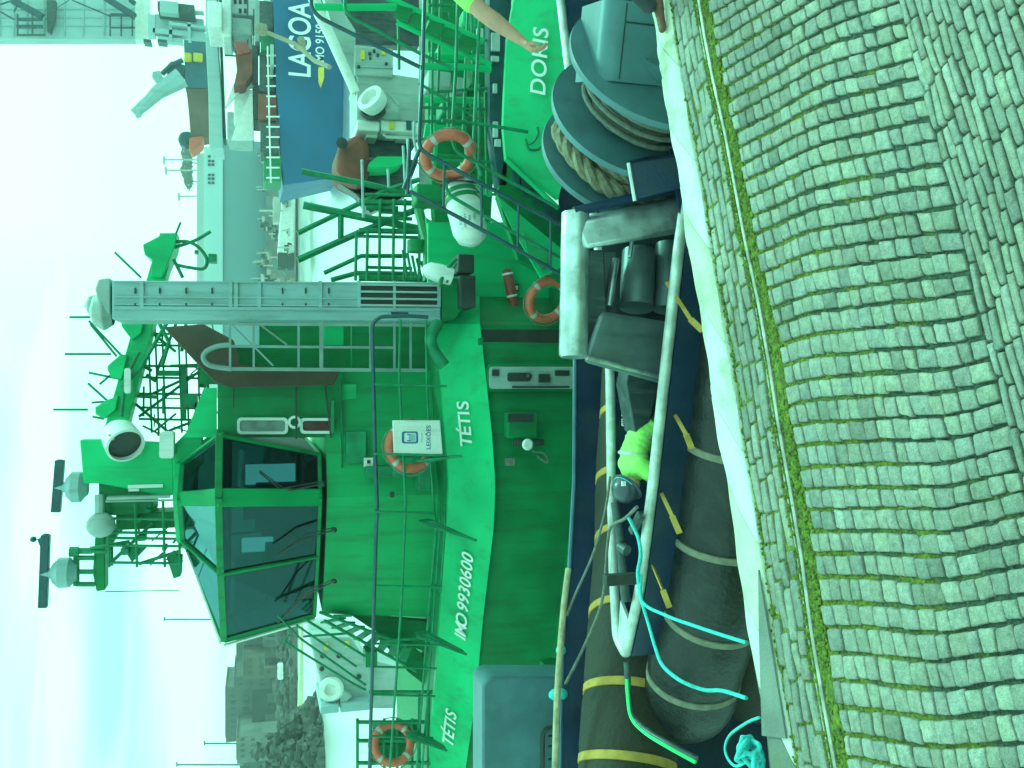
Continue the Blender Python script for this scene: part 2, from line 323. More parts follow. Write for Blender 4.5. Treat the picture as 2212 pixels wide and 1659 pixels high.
def joint_mat():
    m = bpy.data.materials.new('joint_soil_moss'); m.use_nodes = True; t = m.node_tree; N = t.nodes; K = t.links.new; b = N['Principled BSDF']; b.inputs['Roughness'].default_value = .95
    c = N.new('ShaderNodeTexCoord'); n1 = N.new('ShaderNodeTexNoise'); n1.inputs['Scale'].default_value = 3.5; n1.inputs['Detail'].default_value = 6; K(c.outputs['Object'], n1.inputs['Vector'])
    # moss thickens towards the damp strip beside the rail
    dt = N.new('ShaderNodeVectorMath'); dt.operation = 'DOT_PRODUCT'; dt.inputs[1].default_value = tuple(QT); K(c.outputs['Object'], dt.inputs[0])
    r = N.new('ShaderNodeMapRange'); r.inputs['From Min'].default_value = 2.9; r.inputs['From Max'].default_value = 4.2; r.inputs['To Min'].default_value = -.06; r.inputs['To Max'].default_value = .30; K(dt.outputs['Value'], r.inputs['Value'])
    ad = N.new('ShaderNodeMath'); K(n1.outputs['Fac'], ad.inputs[0]); K(r.outputs[0], ad.inputs[1])
    rp = N.new('ShaderNodeMapRange'); rp.inputs['From Min'].default_value = .48; rp.inputs['From Max'].default_value = .72; K(ad.outputs[0], rp.inputs['Value'])
    n2 = N.new('ShaderNodeTexNoise'); n2.inputs['Scale'].default_value = 60; n2.inputs['Detail'].default_value = 5; K(c.outputs['Object'], n2.inputs['Vector'])
    mixm = N.new('ShaderNodeMixRGB'); mixm.inputs[1].default_value = (.055, .08, .055, 1); mixm.inputs[2].default_value = (.15, .18, .02, 1); K(rp.outputs[0], mixm.inputs[0])
    r2 = N.new('ShaderNodeMapRange'); r2.inputs['From Min'].default_value = .3; r2.inputs['From Max'].default_value = .7; r2.inputs['To Min'].default_value = .5; r2.inputs['To Max'].default_value = 1.5; K(n2.outputs['Fac'], r2.inputs['Value'])
    mul = N.new('ShaderNodeMixRGB'); mul.blend_type = 'MULTIPLY'; mul.inputs[0].default_value = 1; K(mixm.outputs[0], mul.inputs[1]); K(r2.outputs[0], mul.inputs[2]); K(mul.outputs[0], b.inputs['Base Color'])
    bp = N.new('ShaderNodeBump'); bp.inputs['Strength'].default_value = 1; bp.inputs['Distance'].default_value = .015; K(n2.outputs['Fac'], bp.inputs['Height']); K(bp.outputs[0], b.inputs['Normal'])
    return m
M['joint'] = joint_mat()
rs = random.Random(3)
def heave(s, t):    # the worn paving is not flat
    return .012 * math.sin(1.3 * s + .7 * t) + .01 * math.sin(2.9 * t - 1.1 * s + 1) + .006 * math.sin(5.1 * s + 2.2)
class Setts:
    def __init__(s): s.v = []; s.f = []; s.c = []
    def stone(s, corners, drop=0, tone=None):
        # corners: four (s, t) pairs counter-clockwise
        c = Vector((sum(p[0] for p in corners) / 4, sum(p[1] for p in corners) / 4)); cs = [Vector(p) for p in corners]
        tone = tone or max(.55, min(1.3, rs.gauss(.96, .13))); tl = rs.uniform(-.05, .05), rs.uniform(-.05, .05); dz = rs.uniform(-.004, .005) - drop
        ring = []
        cut = rs.uniform(.10, .22)
        for i in range(4):
            a, b, d = cs[i - 1], cs[i], cs[(i + 1) % 4]
            mid = (b + d) / 2; mid = mid + (mid - c) * rs.uniform(-.05, .035)
            ring += [b + (a - b) * cut * rs.uniform(.6, 1.1), b + (c - b) * .07 * rs.uniform(.4, 1.6), b + (d - b) * cut * rs.uniform(.6, 1.1), mid]
        n = len(ring); base = len(s.v)
        lev = [(1.0, -.045), (1.0, -.013), (.965, -.004), (.87, .0)]
        for k, (sc, z) in enumerate(lev):
            for p in ring:
                q = c + (p - c) * sc
                zz = heave(c.x, c.y) + dz + z + (q.x - c.x) * tl[0] + (q.y - c.y) * tl[1] + (rs.uniform(-.0018, .0018) if k > 1 else 0)
                s.v.append(Q(q.x, q.y, zz))
        s.v.append(Q(c.x, c.y, heave(c.x, c.y) + dz + rs.uniform(-.001, .004)))
        top = len(s.v) - 1
        for k in range(3):
            for i in range(n):
                s.f.append((base + k * n + i, base + k * n + (i + 1) % n, base + (k + 1) * n + (i + 1) % n, base + (k + 1) * n + i))
        for i in range(n): s.f.append((base + 3 * n + i, base + 3 * n + (i + 1) % n, top))
        col = (tone * rs.uniform(.96, 1.05), tone, tone * rs.uniform(.93, 1.06), 1)
        s.c += [col] * (top + 1 - base)
    def build(s, name, m):
        me = bpy.data.meshes.new(name); me.from_pydata([tuple(v) for v in s.v], [], s.f)
        a = me.color_attributes.new('tone', 'FLOAT_COLOR', 'POINT')
        for i, c in enumerate(s.c): a.data[i].color = c
        me.materials.append(m); me.shade_smooth()
        bm = bmesh.new(); bm.from_mesh(me); bmesh.ops.recalc_face_normals(bm, faces=bm.faces); bm.to_mesh(me); bm.free()
        o = bpy.data.objects.new(name, me); scene.collection.objects.link(o); return o
st = Setts()
T0, T1 = 2.68, 4.10
def warp(r, t):      # courses fan out across the apron and wander a little
    u = t - T0
    sk = .06 + .135 * max(min(r, 4.2), -.9) if r > -.6 else -.012 + .03 * (r + .6)
    return r + u * sk + .028 * math.sin(3.4 * t + r * 1.3) + .04 * math.sin(1.7 * r + t) + .004 * math.sin(9 * t + 4 * r)
r = -3.6; row = 0
while r < 6.2:
    wd = rs.uniform(.078, .092); g = rs.uniform(.010, .019)
    if -.62 < r < 0.1: wd = rs.uniform(.09, .105)
    t = T0 + rs.uniform(-.02, .006) - (.0 if r > .4 else .0)
    while t < T1 - .03:
        ln = rs.choice([rs.uniform(.066, .085), rs.uniform(.078, .1), rs.uniform(.09, .125)]); t2 = min(t + ln, T1 + rs.uniform(-.01, .015)); gg = rs.uniform(.004, .008)
        j = lambda: rs.uniform(-.006, .006)
        st.stone([(warp(r + g / 2, t) + j(), t + gg / 2 + j()), (warp(r + wd, t) + j(), t + gg / 2 + j()), (warp(r + wd, t2) + j(), t2 - gg / 2 + j()), (warp(r + g / 2, t2) + j(), t2 - gg / 2 + j())])
        t = t2
    r += wd + g * .75; row += 1
# inner apron: stones laid lengthwise
t = T0 - .008
while t > -.9:
    wd = rs.uniform(.036, .05); s_ = -4.6 + rs.uniform(0, .2)
    lim0, lim1 = -4, 5.6
    while s_ < lim1:
        ln = rs.uniform(.12, .23); g = rs.uniform(.006, .011); j = lambda: rs.uniform(-.004, .004)
        wob = lambda x: .012 * math.sin(1.9 * x + t)
        st.stone([(s_ + g / 2 + j(), t - wd + g * .6 + wob(s_) + j()), (s_ + ln - g / 2 + j(), t - wd + g * .6 + wob(s_ + ln) + j()), (s_ + ln - g / 2 + j(), t - g * .2 + wob(s_ + ln) + j()), (s_ + g / 2 + j(), t - g * .2 + wob(s_) + j())])
        s_ += ln
    t -= wd
# narrow gutter stones between the rail and the coping
for (ta, tb) in ((4.285, 4.36), (4.365, 4.43), (4.435, 4.505), (4.51, 4.575)):
    s_ = -4.6 + rs.uniform(0, .2)
    while s_ < 7.5:
        ln = rs.uniform(.12, .3); j = lambda: rs.uniform(-.009, .009)
        st.stone([(s_ + .006, ta + .004 + j()), (s_ + ln - .006, ta + .004 + j()), (s_ + ln - .006, tb - .004 + j()), (s_ + .006, tb - .004 + j())], drop=.006)
        s_ += ln
tag(st.build('cobbled_pavement', M['sett']), kind='structure')
b = MB(); nS, nT = 90, 40
vs_ = []; grid = []
for i in range(nS + 1):
    for k in range(nT + 1):
        s_ = -12 + 24 * i / nS; t = -8 + 12.66 * k / nT
        b.v.append(Q(s_, t, heave(s_, t) - .021 + (rs.uniform(-.003, .003) if t > 0 else 0)))
for i in range(nS):
    for k in range(nT):
        a = i * (nT + 1) + k; b.f.append((a, a + nT + 1, a + nT + 2, a + 1))
tag(b.build('quay_ground', M['joint']), kind='structure')
b = MB(); b.slab([Q(-60, -60, -.12), Q(60, -60, -.12), Q(60, 4.7, -.12), Q(-60, 4.7, -.12)], (0, 0, -4)); tag(b.build('quay_fill', M['joint']), kind='structure')
# moss growing along the rail, as low tufts
moss = bpy.data.materials.new('moss'); moss.use_nodes = True
M['moss'] = mat('moss', (.20, .27, .03), .95, var=.5, scale=25, bump=1, bscale=140, dirt=(.07, .07, .03), dirt_amt=.6, dscale=9)
b = MB()
def moss_strip(ta, tb, h, dens, s0=-4, s1=7.4):
    n = int((s1 - s0) / .012 * dens)
    for i in range(n):
        s_ = rs.uniform(s0, s1); t = rs.gauss((ta + tb) / 2, (tb - ta) / 3.2); rr = rs.uniform(.006, .017); hh = rs.uniform(.3, 1) * h
        if math.sin(s_ * 3.1) + math.sin(s_ * 7.7 + 1) < -1.3: hh *= .3
        c = Q(s_, t, heave(s_, t) - .016); a0 = rs.uniform(0, 6)
        k = 6; ring = [c + (QS * math.cos(a0 + q * 2 * math.pi / k) + QT * math.sin(a0 + q * 2 * math.pi / k) * .8) * rr * rs.uniform(.8, 1.3) for q in range(k)]
        mid = [c + (p - c) * .65 + UP * hh * .75 for p in ring]; top = c + UP * hh
        b.add(ring + mid + [top], [(q, (q + 1) % k, (q + 1) % k + k, q + k) for q in range(k)] + [(q + k, (q + 1) % k + k, 2 * k) for q in range(k)])
moss_strip(4.115, 4.205, .014, 7.5); moss_strip(4.24, 4.29, .022, 1.6); moss_strip(4.245, 4.30, .02, 3, 2.2, 7.4); moss_strip(4.56, 4.60, .02, 1.2)
for i in range(900):      # stray tufts in the joints close to the rail
    s_ = rs.uniform(-4, 7); t = 4.1 - abs(rs.gauss(0, .33)); rr = rs.uniform(.006, .014); c = Q(s_, t, heave(s_, t) - .02)
    k = 6; ring = [c + (QS * math.cos(q * 2 * math.pi / k) + QT * math.sin(q * 2 * math.pi / k)) * rr for q in range(k)]
    b.add(ring + [c + UP * .014], [(q, (q + 1) % k, k) for q in range(k)])
tag(b.build('moss', M['moss'], smooth=80), 'yellow-green moss growing along the rail and in the joints of the setts', 'moss', kind='stuff')
# embedded rail
root = empty('crane_rail', Q(0, 4.22, -.02), 'thin steel rail let into the cobbles along the quay edge beside a strip of moss', 'rail')
b = MB()
def strip(b, ta, tb, z0, z1, s0=-6, s1=9, seg=40):
    pr = [(ta, z0), (ta, z1 - .003), (ta + .003, z1), (tb - .003, z1), (tb, z1 - .003), (tb, z0)]
    for i in range(seg + 1):
        s_ = s0 + (s1 - s0) * i / seg
        for (t, z) in pr: b.v.append(Q(s_, t, z + heave(s_, 4.2)))
    for i in range(seg):
        for k in range(5): a = i * 6 + k; b.f.append((a, a + 6, a + 7, a + 1))
strip(b, 4.207, 4.233, -.05, -.002)
M['railsteel'] = mat('worn_rail', (.46, .44, .38), .4, metal=.5, var=.4, scale=9, dirt=(.13, .12, .06), dirt_amt=.6, dscale=7)
b.build('rail_head', M['railsteel'], root)
b = MB(); strip(b, 4.262, 4.272, -.05, -.010); b.build('guard_strip', M['railsteel'], root)
# coping stones with a rounded, chipped nose
cm = mat('pale_granite_coping', (.66, .66, .60), .75, var=.14, scale=3, bump=.5, bscale=60, dirt=(.30, .30, .20), dirt_amt=.9, dscale=2.2)
cm2 = mat('grey_granite_coping', (.22, .23, .21), .8, var=.25, scale=4, bump=.6, bscale=60, dirt=(.1, .12, .05), dirt_amt=.6, dscale=2)
cuts = [-4.6, -3.3, -1.95, -.45, .05, .75, 1.3, 2.0, 2.65, 3.3, 4.05, 4.7, 6.1, 7.6, 9]
cm3 = mat('cream_granite_coping', (.62, .64, .50), .75, var=.14, scale=3, bump=.5, bscale=60, dirt=(.3, .3, .2), dirt_amt=.9, dscale=2.2)
cm4 = mat('white_granite_coping', (.74, .74, .70), .75, var=.1, scale=3, bump=.5, bscale=60, dirt=(.4, .4, .3), dirt_amt=.8, dscale=1.6)
def coping(s0, s1, m, idx):
    b = MB(); n = 24; rr = random.Random(idx)
    prof = [(4.60, -.3), (4.60, -.004), (4.612, .008), (4.74, .016), (4.84, .006), (4.90, -.022), (4.94, -.07), (4.955, -.13), (4.955, -.62)]
    for i in range(n + 1):
        s_ = s0 + .004 + (s1 - s0 - .008) * i / n
        for k, (t, z) in enumerate(prof):
            jt = .012 * math.sin(s_ * 5.3 + k * .4) + .006 * math.sin(s_ * 17 + k) if 3 < k < 8 else 0
            sh = -.03 if k in (4, 5, 6) and rr.random() < .06 else 0
            b.v.append(Q(s_ + (t - 4.75) * 1.7, t + jt, z + heave(s_, 4.6) * .25 + sh * .4 + .004 * math.sin(s_ * 9 + k)))
    m_ = len(prof)
    for i in range(n):
        for k in range(m_ - 1): a = i * m_ + k; b.f.append((a, a + m_, a + m_ + 1, a + 1))
    b.f.append(tuple(range(m_))); b.f.append(tuple(n * m_ + k for k in reversed(range(m_))))
    m = m if m is cm2 else (cm, cm3, cm4)[idx % 3]
    o = b.build('coping_stone', m, smooth=50); tag(o, kind='structure'); return o
for i in range(len(cuts) - 1): coping(cuts[i], cuts[i + 1], cm2 if cuts[i + 1] < -.4 else cm, i)
b = MB(); b.slab([Q(-.56, 4.605, .018), Q(.35, 4.605, .018), Q(.02, 4.70, .021), Q(-.56, 4.86, .016)], (0, 0, .012)); tag(b.build('dark_wedge', cm2), kind='structure')  # thin darker wedge laid over the pale coping
b = MB(); b.slab([Q(-60, 4.6, -.3), Q(60, 4.6, -.3), Q(60, 4.90, -.3), Q(-60, 4.90, -.3)], (0, 0, -4)); tag(b.build('quay_wall', M['joint']), kind='structure')
# ---------------------------------------------------------------- water
WZ = -3.2
wm = bpy.data.materials.new('harbour_water'); wm.use_nodes = True; t = wm.node_tree; N = t.nodes; K = t.links.new; b_ = N['Principled BSDF']
b_.inputs['Metallic'].default_value = .7; b_.inputs['Base Color'].default_value = (.80, .84, .82, 1); b_.inputs['Roughness'].default_value = .32; b_.inputs['Specular IOR Level'].default_value = .7
c = N.new('ShaderNodeTexCoord'); mpn = N.new('ShaderNodeMapping'); mpn.inputs['Scale'].default_value = (.5, 1.6, 1); K(c.outputs['Object'], mpn.inputs[0])
n1 = N.new('ShaderNodeTexNoise'); n1.inputs['Scale'].default_value = 1.1; n1.inputs['Detail'].default_value = 5; K(mpn.outputs[0], n1.inputs['Vector'])
bp = N.new('ShaderNodeBump'); bp.inputs['Strength'].default_value = .3; bp.inputs['Distance'].default_value = .25; K(n1.outputs['Fac'], bp.inputs['Height']); K(bp.outputs[0], b_.inputs['Normal'])
b = MB(); b.v = [Vector((-900, 4, WZ)), Vector((900, 4, WZ)), Vector((900, 1200, WZ)), Vector((-900, 1200, WZ))]; b.f = [(0, 1, 2, 3)]
tag(b.build('water', wm), kind='structure')
# ---------------------------------------------------------------- the near tug, bow to the left, lying against the quay
ZR = -.6; tipw = PZ(1352, 1412, ZR)
tug = empty('tug_boat', Vector((1.0, 7.4, WZ)), 'dark blue tug nearest the quay, with bright steel bow rail and grey rope winch', 'tug boat')
near = [PZ(x, y, ZR) for x, y in [(1382, 1273), (1411, 1042), (1437, 800), (1466, 539)]]
near.append(near[-1] + QS * .55 - UP * .16); near.append(near[-1] + QS * 7 - UP * .05)
far = [PZ(x, y, ZR) for x, y in [(1333, 1377), (1325, 1228), (1321, 1042), (1318, 800)]]
far.append(far[-1] + Vector((1.2, .28, 0))); far.append(far[-1] + Vector((1.6, .75, 0))); far.append(far[-1] + Vector((6.4, 2.0, 0)))
path = list(reversed(near)) + [tipw + (near[0] - tipw) * .12, tipw, tipw + (far[0] - tipw) * .3] + far
M['steel_rail'] = mat('polished_steel_rail', (.66, .68, .66), .38, metal=.35, var=.3, scale=6, bump=.08, dirt=(.22, .22, .2), dirt_amt=.5, dscale=5)
MB().tube(fillet(path, .08, 3), .05, 14).build('bulwark_rail', M['steel_rail'], tug)
b = MB(); tp = [tipw, near[0] * .55 + tipw * .45, tipw + (near[0] - tipw) * .7 + (far[0] - near[0]) * .25, tipw + (far[1] - tipw) * .55 + (near[0] - far[0]) * .12, far[0] * .8 + tipw * .2]
b.slab([p + UP * .012 for p in tp], (0, 0, -.03)); b.build('bow_plate', M['steel_rail'], tug)
def wall(b, pts, z0, z1, out, th=.03):
    n = len(pts); off = len(b.v)
    lo = [Vector((p.x + o.x, p.y + o.y, z0)) for p, o in zip(pts, out)]; hi = [Vector((p.x, p.y, z1)) for p in pts]
    inn = [(-o.normalized() if o.length > 1e-5 else Vector((0, 0, 0))) * th for o in out]
    b.v += lo + hi + [p + i for p, i in zip(hi, inn)] + [p + i for p, i in zip(lo, inn)]
    for i in range(n - 1):
        for k in range(4): b.f.append((off + k * n + i, off + k * n + i + 1, off + ((k + 1) % 4) * n + i + 1, off + ((k + 1) % 4) * n + i))
def outward(pts, sign):
    r = []
    for i in range(len(pts)):
        d = (pts[min(i + 1, len(pts) - 1)] - pts[max(i - 1, 0)]); d.z = 0; d.normalize(); r.append(Vector((d.y, -d.x, 0)) * sign)
    return r
pp = [Vector(p) for p in path]; o_ = outward(pp, -1)
b = MB(); wall(b, pp, -1.75, ZR - .05, [-v * .0001 for v in o_], .03); b.build('bulwark', M['navy'], tug)
b = MB(); hp = [p - o * .03 for p, o in zip(pp, o_)]; wall(b, [p + o * .0 for p, o in zip(pp, o_)], WZ - .4, -1.76, [o * -.02 for o in o_], .05); b.build('hull', M['navy_hull'], tug)
b = MB(); b.slab([Vector((p.x, p.y, -1.62)) for p in pp], (0, 0, -.03)); b.build('deck', mat('steel_deck', (.07, .13, .12), .6, var=.4, scale=4, dirt=(.12, .11, .08), dirt_amt=.6, dscale=5), tug)
# bulwark stays along the inside
b = MB()
for p, o in list(zip(near[:4], outward(near[:4], 1)))[:4]:
    for k in range(1): b.slab([Vector((p.x, p.y, -.7)), Vector((p.x, p.y, -1.6)), Vector((p.x, p.y, -1.6)) + QT * .3], QS * .015)
b.build('bulwark_stays', M['navy'], tug)
# bow fender (between hull and quay), rings and hanging straps
fs = [(1575, 440), (1540, 600), (1503, 797), (1472, 1035), (1440, 1284), (1405, 1420)]
fr = .47
cl = [PZ(x, y, -.95) - Vector((0, .2, .40)) for x, y in fs]
c0 = cl[0]; cl = [c0 + QS * 6, c0 + QS * 3] + cl
last = cl[-1]; cl += [last + Vector((-.30, .14, -.02)), last + Vector((-.50, .42, -.08)), last + Vector((-.50, .85, -.12)), last + Vector((-.28, 1.25, -.16))]
dense = curve(cl, 14)
cum = [0]
for i in range(1, len(dense)): cum.append(cum[-1] + (dense[i] - dense[i - 1]).length)
def at_len(L_):
    for i in range(1, len(dense)):
        if cum[i] >= L_: k = (L_ - cum[i - 1]) / max(cum[i] - cum[i - 1], 1e-6); return dense[i - 1].lerp(dense[i], k), (dense[i] - dense[i - 1]).normalized()
    return dense[-1], (dense[-1] - dense[-2]).normalized()
# straps sit where they cross the top outline in the photograph
def nearest_len(q):
    return min(range(len(dense)), key=lambda i: (dense[i] - q).length)
marks = [(1485, 720), (1492, 905), (1470, 1055), (1446, 1235), (1403, 1400)]
mlen = [cum[nearest_len(PZ(x, y, -.95) - Vector((0, .2, .40)))] for x, y in [(1518, 715), (1486, 962), (1456, 1158), (1430, 1312), (1396, 1452)]]
sp = .72; extra = [mlen[0] - sp * k for k in range(1, 9) if mlen[0] - sp * k > 0]
allm = mlen + extra + [mlen[-1] + .55, mlen[-1] + 1.1]
N_ = 130; pts = []; rad = []
for i in range(N_ + 1):
    L_ = cum[-1] * i / N_; p, d = at_len(L_); pts.append(p); dd = min(abs(L_ - m) for m in allm)
    rad.append(fr * (1 - .055 * math.exp(-(dd / .07) ** 2)) * (.72 if i in (0, N_) else 1))
fender = MB().tube(pts, rad, 28).build('rubber_fender', M['rubber'], tug, smooth=60)
for k, m in enumerate(mlen + extra):
    p, d = at_len(m); a, b_ = frame(d); rr = fr * .965
    b = MB(); prof = [(rr, -.035), (rr + .014, -.03), (rr + .014, .03), (rr, .035)]
    b.lathe(p, d, prof, 32)
    b.build('fender_strap', M['strap_grey'], fender)
for (x0, y0, x1, y1, x2, y2) in ((1440, 610, 1492, 690, 1518, 715), (1452, 885, 1482, 938, 1494, 968), (1426, 1060, 1452, 1115, 1468, 1152), (1410, 1222, 1432, 1275, 1446, 1312)):
    dn = 6.55 + .55 * max(0, min(1, (y0 - 540) / 750)); A_ = P(x0, y0, dn + .35); B_ = P(x1, y1, dn - .05); C_ = P(x2, y2, dn - .2)
    b = MB(); b.beam(A_, B_, .032, .012, ref=Vector((0, -1, .3))); b.beam(B_, C_, .05, .012, ref=Vector((0, -1, .3))); b.build('fender_strap', M['yellow'], fender)
# edge of a lower fender drawn as a tube, its green highlight painted on
hp = [P(1354, 1429, 7.9), P(1358, 1500, 7.9), P(1366, 1545, 7.8), P(1393, 1575, 7.6), P(1440, 1605, 7.3), P(1504, 1640, 7.0)]
fender_edge = tag(MB().tube(curve(hp, 8), .032, 10).build('fender_edge', M['steel_dark']), 'lower fender edge with a painted green highlight, under the pointed bow of the near tug', 'fender_edge')
MB().tube([p + Vector((-.014, -.028, .02)) for p in curve(hp, 8)[4:]], .018, 6).build('edge_highlight', mat('green_highlight', (.05, .8, .25), .5), fender_edge)
lowp = [p + Vector((.1, .25, -.95)) for p in dense[len(dense) // 3:]]
MB().tube(lowp, .55, 24).build('lower_fender', M['rubber_brown'], tug, smooth=60)
# towing bitt (staple)
bit = MB(); by = 7.25
A = P(1238, 772, by - .05); B = P(1243, 462, by + .1)
b = MB(); b.tube([A, A + (B - A) * .02, B], [.11, .125, .125], 28); top = b.build('bitt', M['steel'], tug, smooth=50)
# left leg: broad plate leaning outwards
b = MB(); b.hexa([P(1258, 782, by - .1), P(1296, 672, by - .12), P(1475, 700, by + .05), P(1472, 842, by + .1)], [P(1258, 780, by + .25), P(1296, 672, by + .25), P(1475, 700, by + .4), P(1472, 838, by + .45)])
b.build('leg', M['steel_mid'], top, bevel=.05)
b = MB(); b.tube([P(1268, 772, by - .1), P(1420, 812, by + .05), P(1480, 832, by + .1)], .022, 8); b.build('edge_bar', M['steel'], top)
# right leg: bright flange with navy back
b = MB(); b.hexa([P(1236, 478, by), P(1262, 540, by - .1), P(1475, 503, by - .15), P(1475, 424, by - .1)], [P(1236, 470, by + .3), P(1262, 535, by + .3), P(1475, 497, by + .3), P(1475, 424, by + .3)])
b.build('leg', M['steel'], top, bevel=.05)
b = MB(); b.tube([P(1240, 458, by + .02), P(1340, 434, by + .0), P(1475, 404, by - .08)], .045, 12); b.build('edge_bar', M['navy'], top)
b = MB(); b.hexa([P(1258, 552, by + .1), P(1258, 700, by + .12), P(1500, 700, by + .2), P(1500, 510, by + .2)], [p + Vector((0, .06, 0)) for p in [P(1258, 552, by + .1), P(1258, 700, by + .12), P(1500, 700, by + .2), P(1500, 510, by + .2)]])
# inner web with rollers
b = MB()
b.hexa([P(1275, 545, by + .32), P(1275, 695, by + .32), P(1330, 695, by + .32), P(1330, 545, by + .32)], [P(1275, 545, by + .4), P(1275, 695, by + .4), P(1330, 695, by + .4), P(1330, 545, by + .4)])
b.build('web', M['steel_mid'], top)
MB().hexa([P(1268, 540, by + .02), P(1268, 745, by + .02), P(1312, 725, by + .02), P(1305, 540, by + .02)], [P(1268, 540, by + .3), P(1268, 745, by + .3), P(1312, 725, by + .3), P(1305, 540, by + .3)]).build('crosshead', M['steel_dark'], top, bevel=.015)
MB().plate([(1300, 500), (1300, 725), (1475, 730), (1475, 480)], by + .62, .06).build('back_plate', M['steel_dark'], top)
b = MB(); b.tube([P(1375, 665, by + .3), P(1380, 545, by + .45)], .16, 20); b.tube([P(1440, 670, by + .3), P(1445, 530, by + .45)], .13, 20); b.build('roller', M['steel_mid'], top)
b = MB(); b.tube([P(1315, 662, by + .2), P(1330, 560, by + .3)], .035, 10); b.tube([P(1360, 556, by + .1), P(1368, 500, by + .12)], .02, 8); b.build('tie_rod', M['steel'], top)
# winch: three flanges on one skewed drum
wn_ = Vector((.54, -.84, 0)).normalized(); wm_ = Vector((.84, .54, 0)).normalized()
c2 = P(1404, 254, 7.4); RW = .80; c2 = Vector((c2.x, c2.y, P(1195, 254, 7.4).z - RW)); c3 = c2 - wn_ * .50 + UP * -.03; c1 = c2 + wn_ * .56
wr = c2
core = MB().cyl(c3 - wn_ * .1, c1 + wn_ * .2, .33, n=28).build('winch', M['grey'], tug)
for c, r_ in ((c1, RW), (c2, RW), (c3, RW * .98)):
    b = MB(); b.lathe(c, wn_, [(0, -.022), (r_ - .03, -.022), (r_, -.03), (r_ + .006, 0), (r_, .03), (r_ - .03, .022), (0, .022)], 64); b.build('flange', M['grey'], core, smooth=30)
def coil(b, c, ax, r0, pitch, turns, rr, n=34, skew=.0, seed=0):
    rg = random.Random(seed); a, bb = frame(ax); pts = []
    for k in range(int(turns * n) + 1):
        th = 2 * math.pi * k / n; off = pitch * k / n
        pts.append(c + ax * (off + skew * math.sin(th)) + (a * math.cos(th) + bb * math.sin(th)) * (r0 + .012 * math.sin(3 * th + seed) + rg.uniform(-.003, .003)))
    b.tube(pts, rr, 8)
b = MB(); coil(b, c2 + wn_ * .06, wn_, .43, .05, 9, .026, seed=1); coil(b, c2 + wn_ * .07, wn_, .53, .10, 3.2, .024, skew=.05, seed=4); b.build('rope', M['rope_grey'], core)
def laid_rope(pts, R_, strands=3, tw=9.0, n=7):     # real twisted strands
    b = MB(); d = curve(pts, 16); L_ = 0
    prev = None; fr_ = []
    for i, p in enumerate(d):
        t_ = (d[min(i + 1, len(d) - 1)] - d[max(i - 1, 0)]).normalized()
        if prev is None: a, bb = frame(t_)
        else: a = (prev - t_ * prev.dot(t_)).normalized(); bb = t_.cross(a)
        prev = a; fr_.append((a, bb))
        if i: L_ += (p - d[i - 1]).length
    for k in range(strands):
        l = 0; q = []
        for i, p in enumerate(d):
            if i: l += (p - d[i - 1]).length
            th = 2 * math.pi * k / strands + l * tw; a, bb = fr_[i]; q.append(p + (a * math.cos(th) + bb * math.sin(th)) * R_ * .5)
        b.tube(q, R_ * .56, n)
    return b
# heavy hawser lying between the second and third flange, and its layers underneath
hb = MB(); a, bb = frame(wn_)
for lay, (r0, ro, nn) in enumerate(((.42, .055, 3), (.52, .055, 3))):
    coil(hb, c3 + wn_ * (.09 + .03 * lay), wn_, r0, .13, nn, ro, seed=lay)
hb.build('rope', M['rope'], core)
arc = []
for k in range(0, 15):
    th = math.pi * (.40 + .062 * k)         # over the top and down the near side
    arc.append(c3 + wn_ * (.16 + .05 * math.sin(k * .5)) + (wm_ * math.cos(th) + UP * math.sin(th)) * (.66 - .004 * k))
laid_rope(arc, .085, tw=13).build('rope', M['rope'], core)
arc = [p + wn_ * .13 - UP * .07 + wm_ * .05 for p in arc]; laid_rope(arc, .06, tw=14).build('rope', M['rope'], core)
# motor housing standing out from the first flange
hx = Vector((.96, -.28, 0)).normalized(); hy = Vector((.28, .96, 0)).normalized(); h0 = P(1332, 176, 6.72); rr_ = .15
def hp2(y_, z_): return h0 + hy * y_ + UP * z_
prof = [(0, -.9), (0, 0)] + [(rr_ * (1 - math.cos(q * math.pi / 2 / 7)), rr_ * math.sin(q * math.pi / 2 / 7)) for q in range(1, 8)] + [(.6, rr_), (.6, -.9)]
b = MB(); b.slab([hp2(*q) for q in prof], hx * .62); b.build('motor_housing', M['grey'], core, smooth=30)
b = MB(); b.beam(hp2(-.004, -.02) + hx * .02, hp2(-.004, -.02) + hx * .6, .008); b.build('panel_seam', M['dark'], core)
b = MB(); b.beam(hp2(-.004, -.02) + hx * .46, hp2(-.004, -.6) + hx * .46, .01); b.build('panel_seam', M['dark'], core)
b = MB(); b.beam(hp2(-.006, -.42) + hx * .2, hp2(-.006, -.42) + hx * .46, .014); b.build('panel_seam', M['dark'], core)
# navy winch foot in front of the flanges
b = MB(); b.hexa([P(1358, 352, 6.95), P(1370, 432, 6.95), P(1500, 400, 6.8), P(1500, 330, 6.8)], [P(1345, 340, 7.25), P(1365, 430, 7.25), P(1500, 400, 7.2), P(1500, 330, 7.2)]); b.build('winch_foot', M['navy'], tug, bevel=.015)
b = MB(); b.tube([P(1358, 352, 6.94), P(1372, 434, 6.94)], .02, 8); b.build('foot_edge', M['steel'], tug)
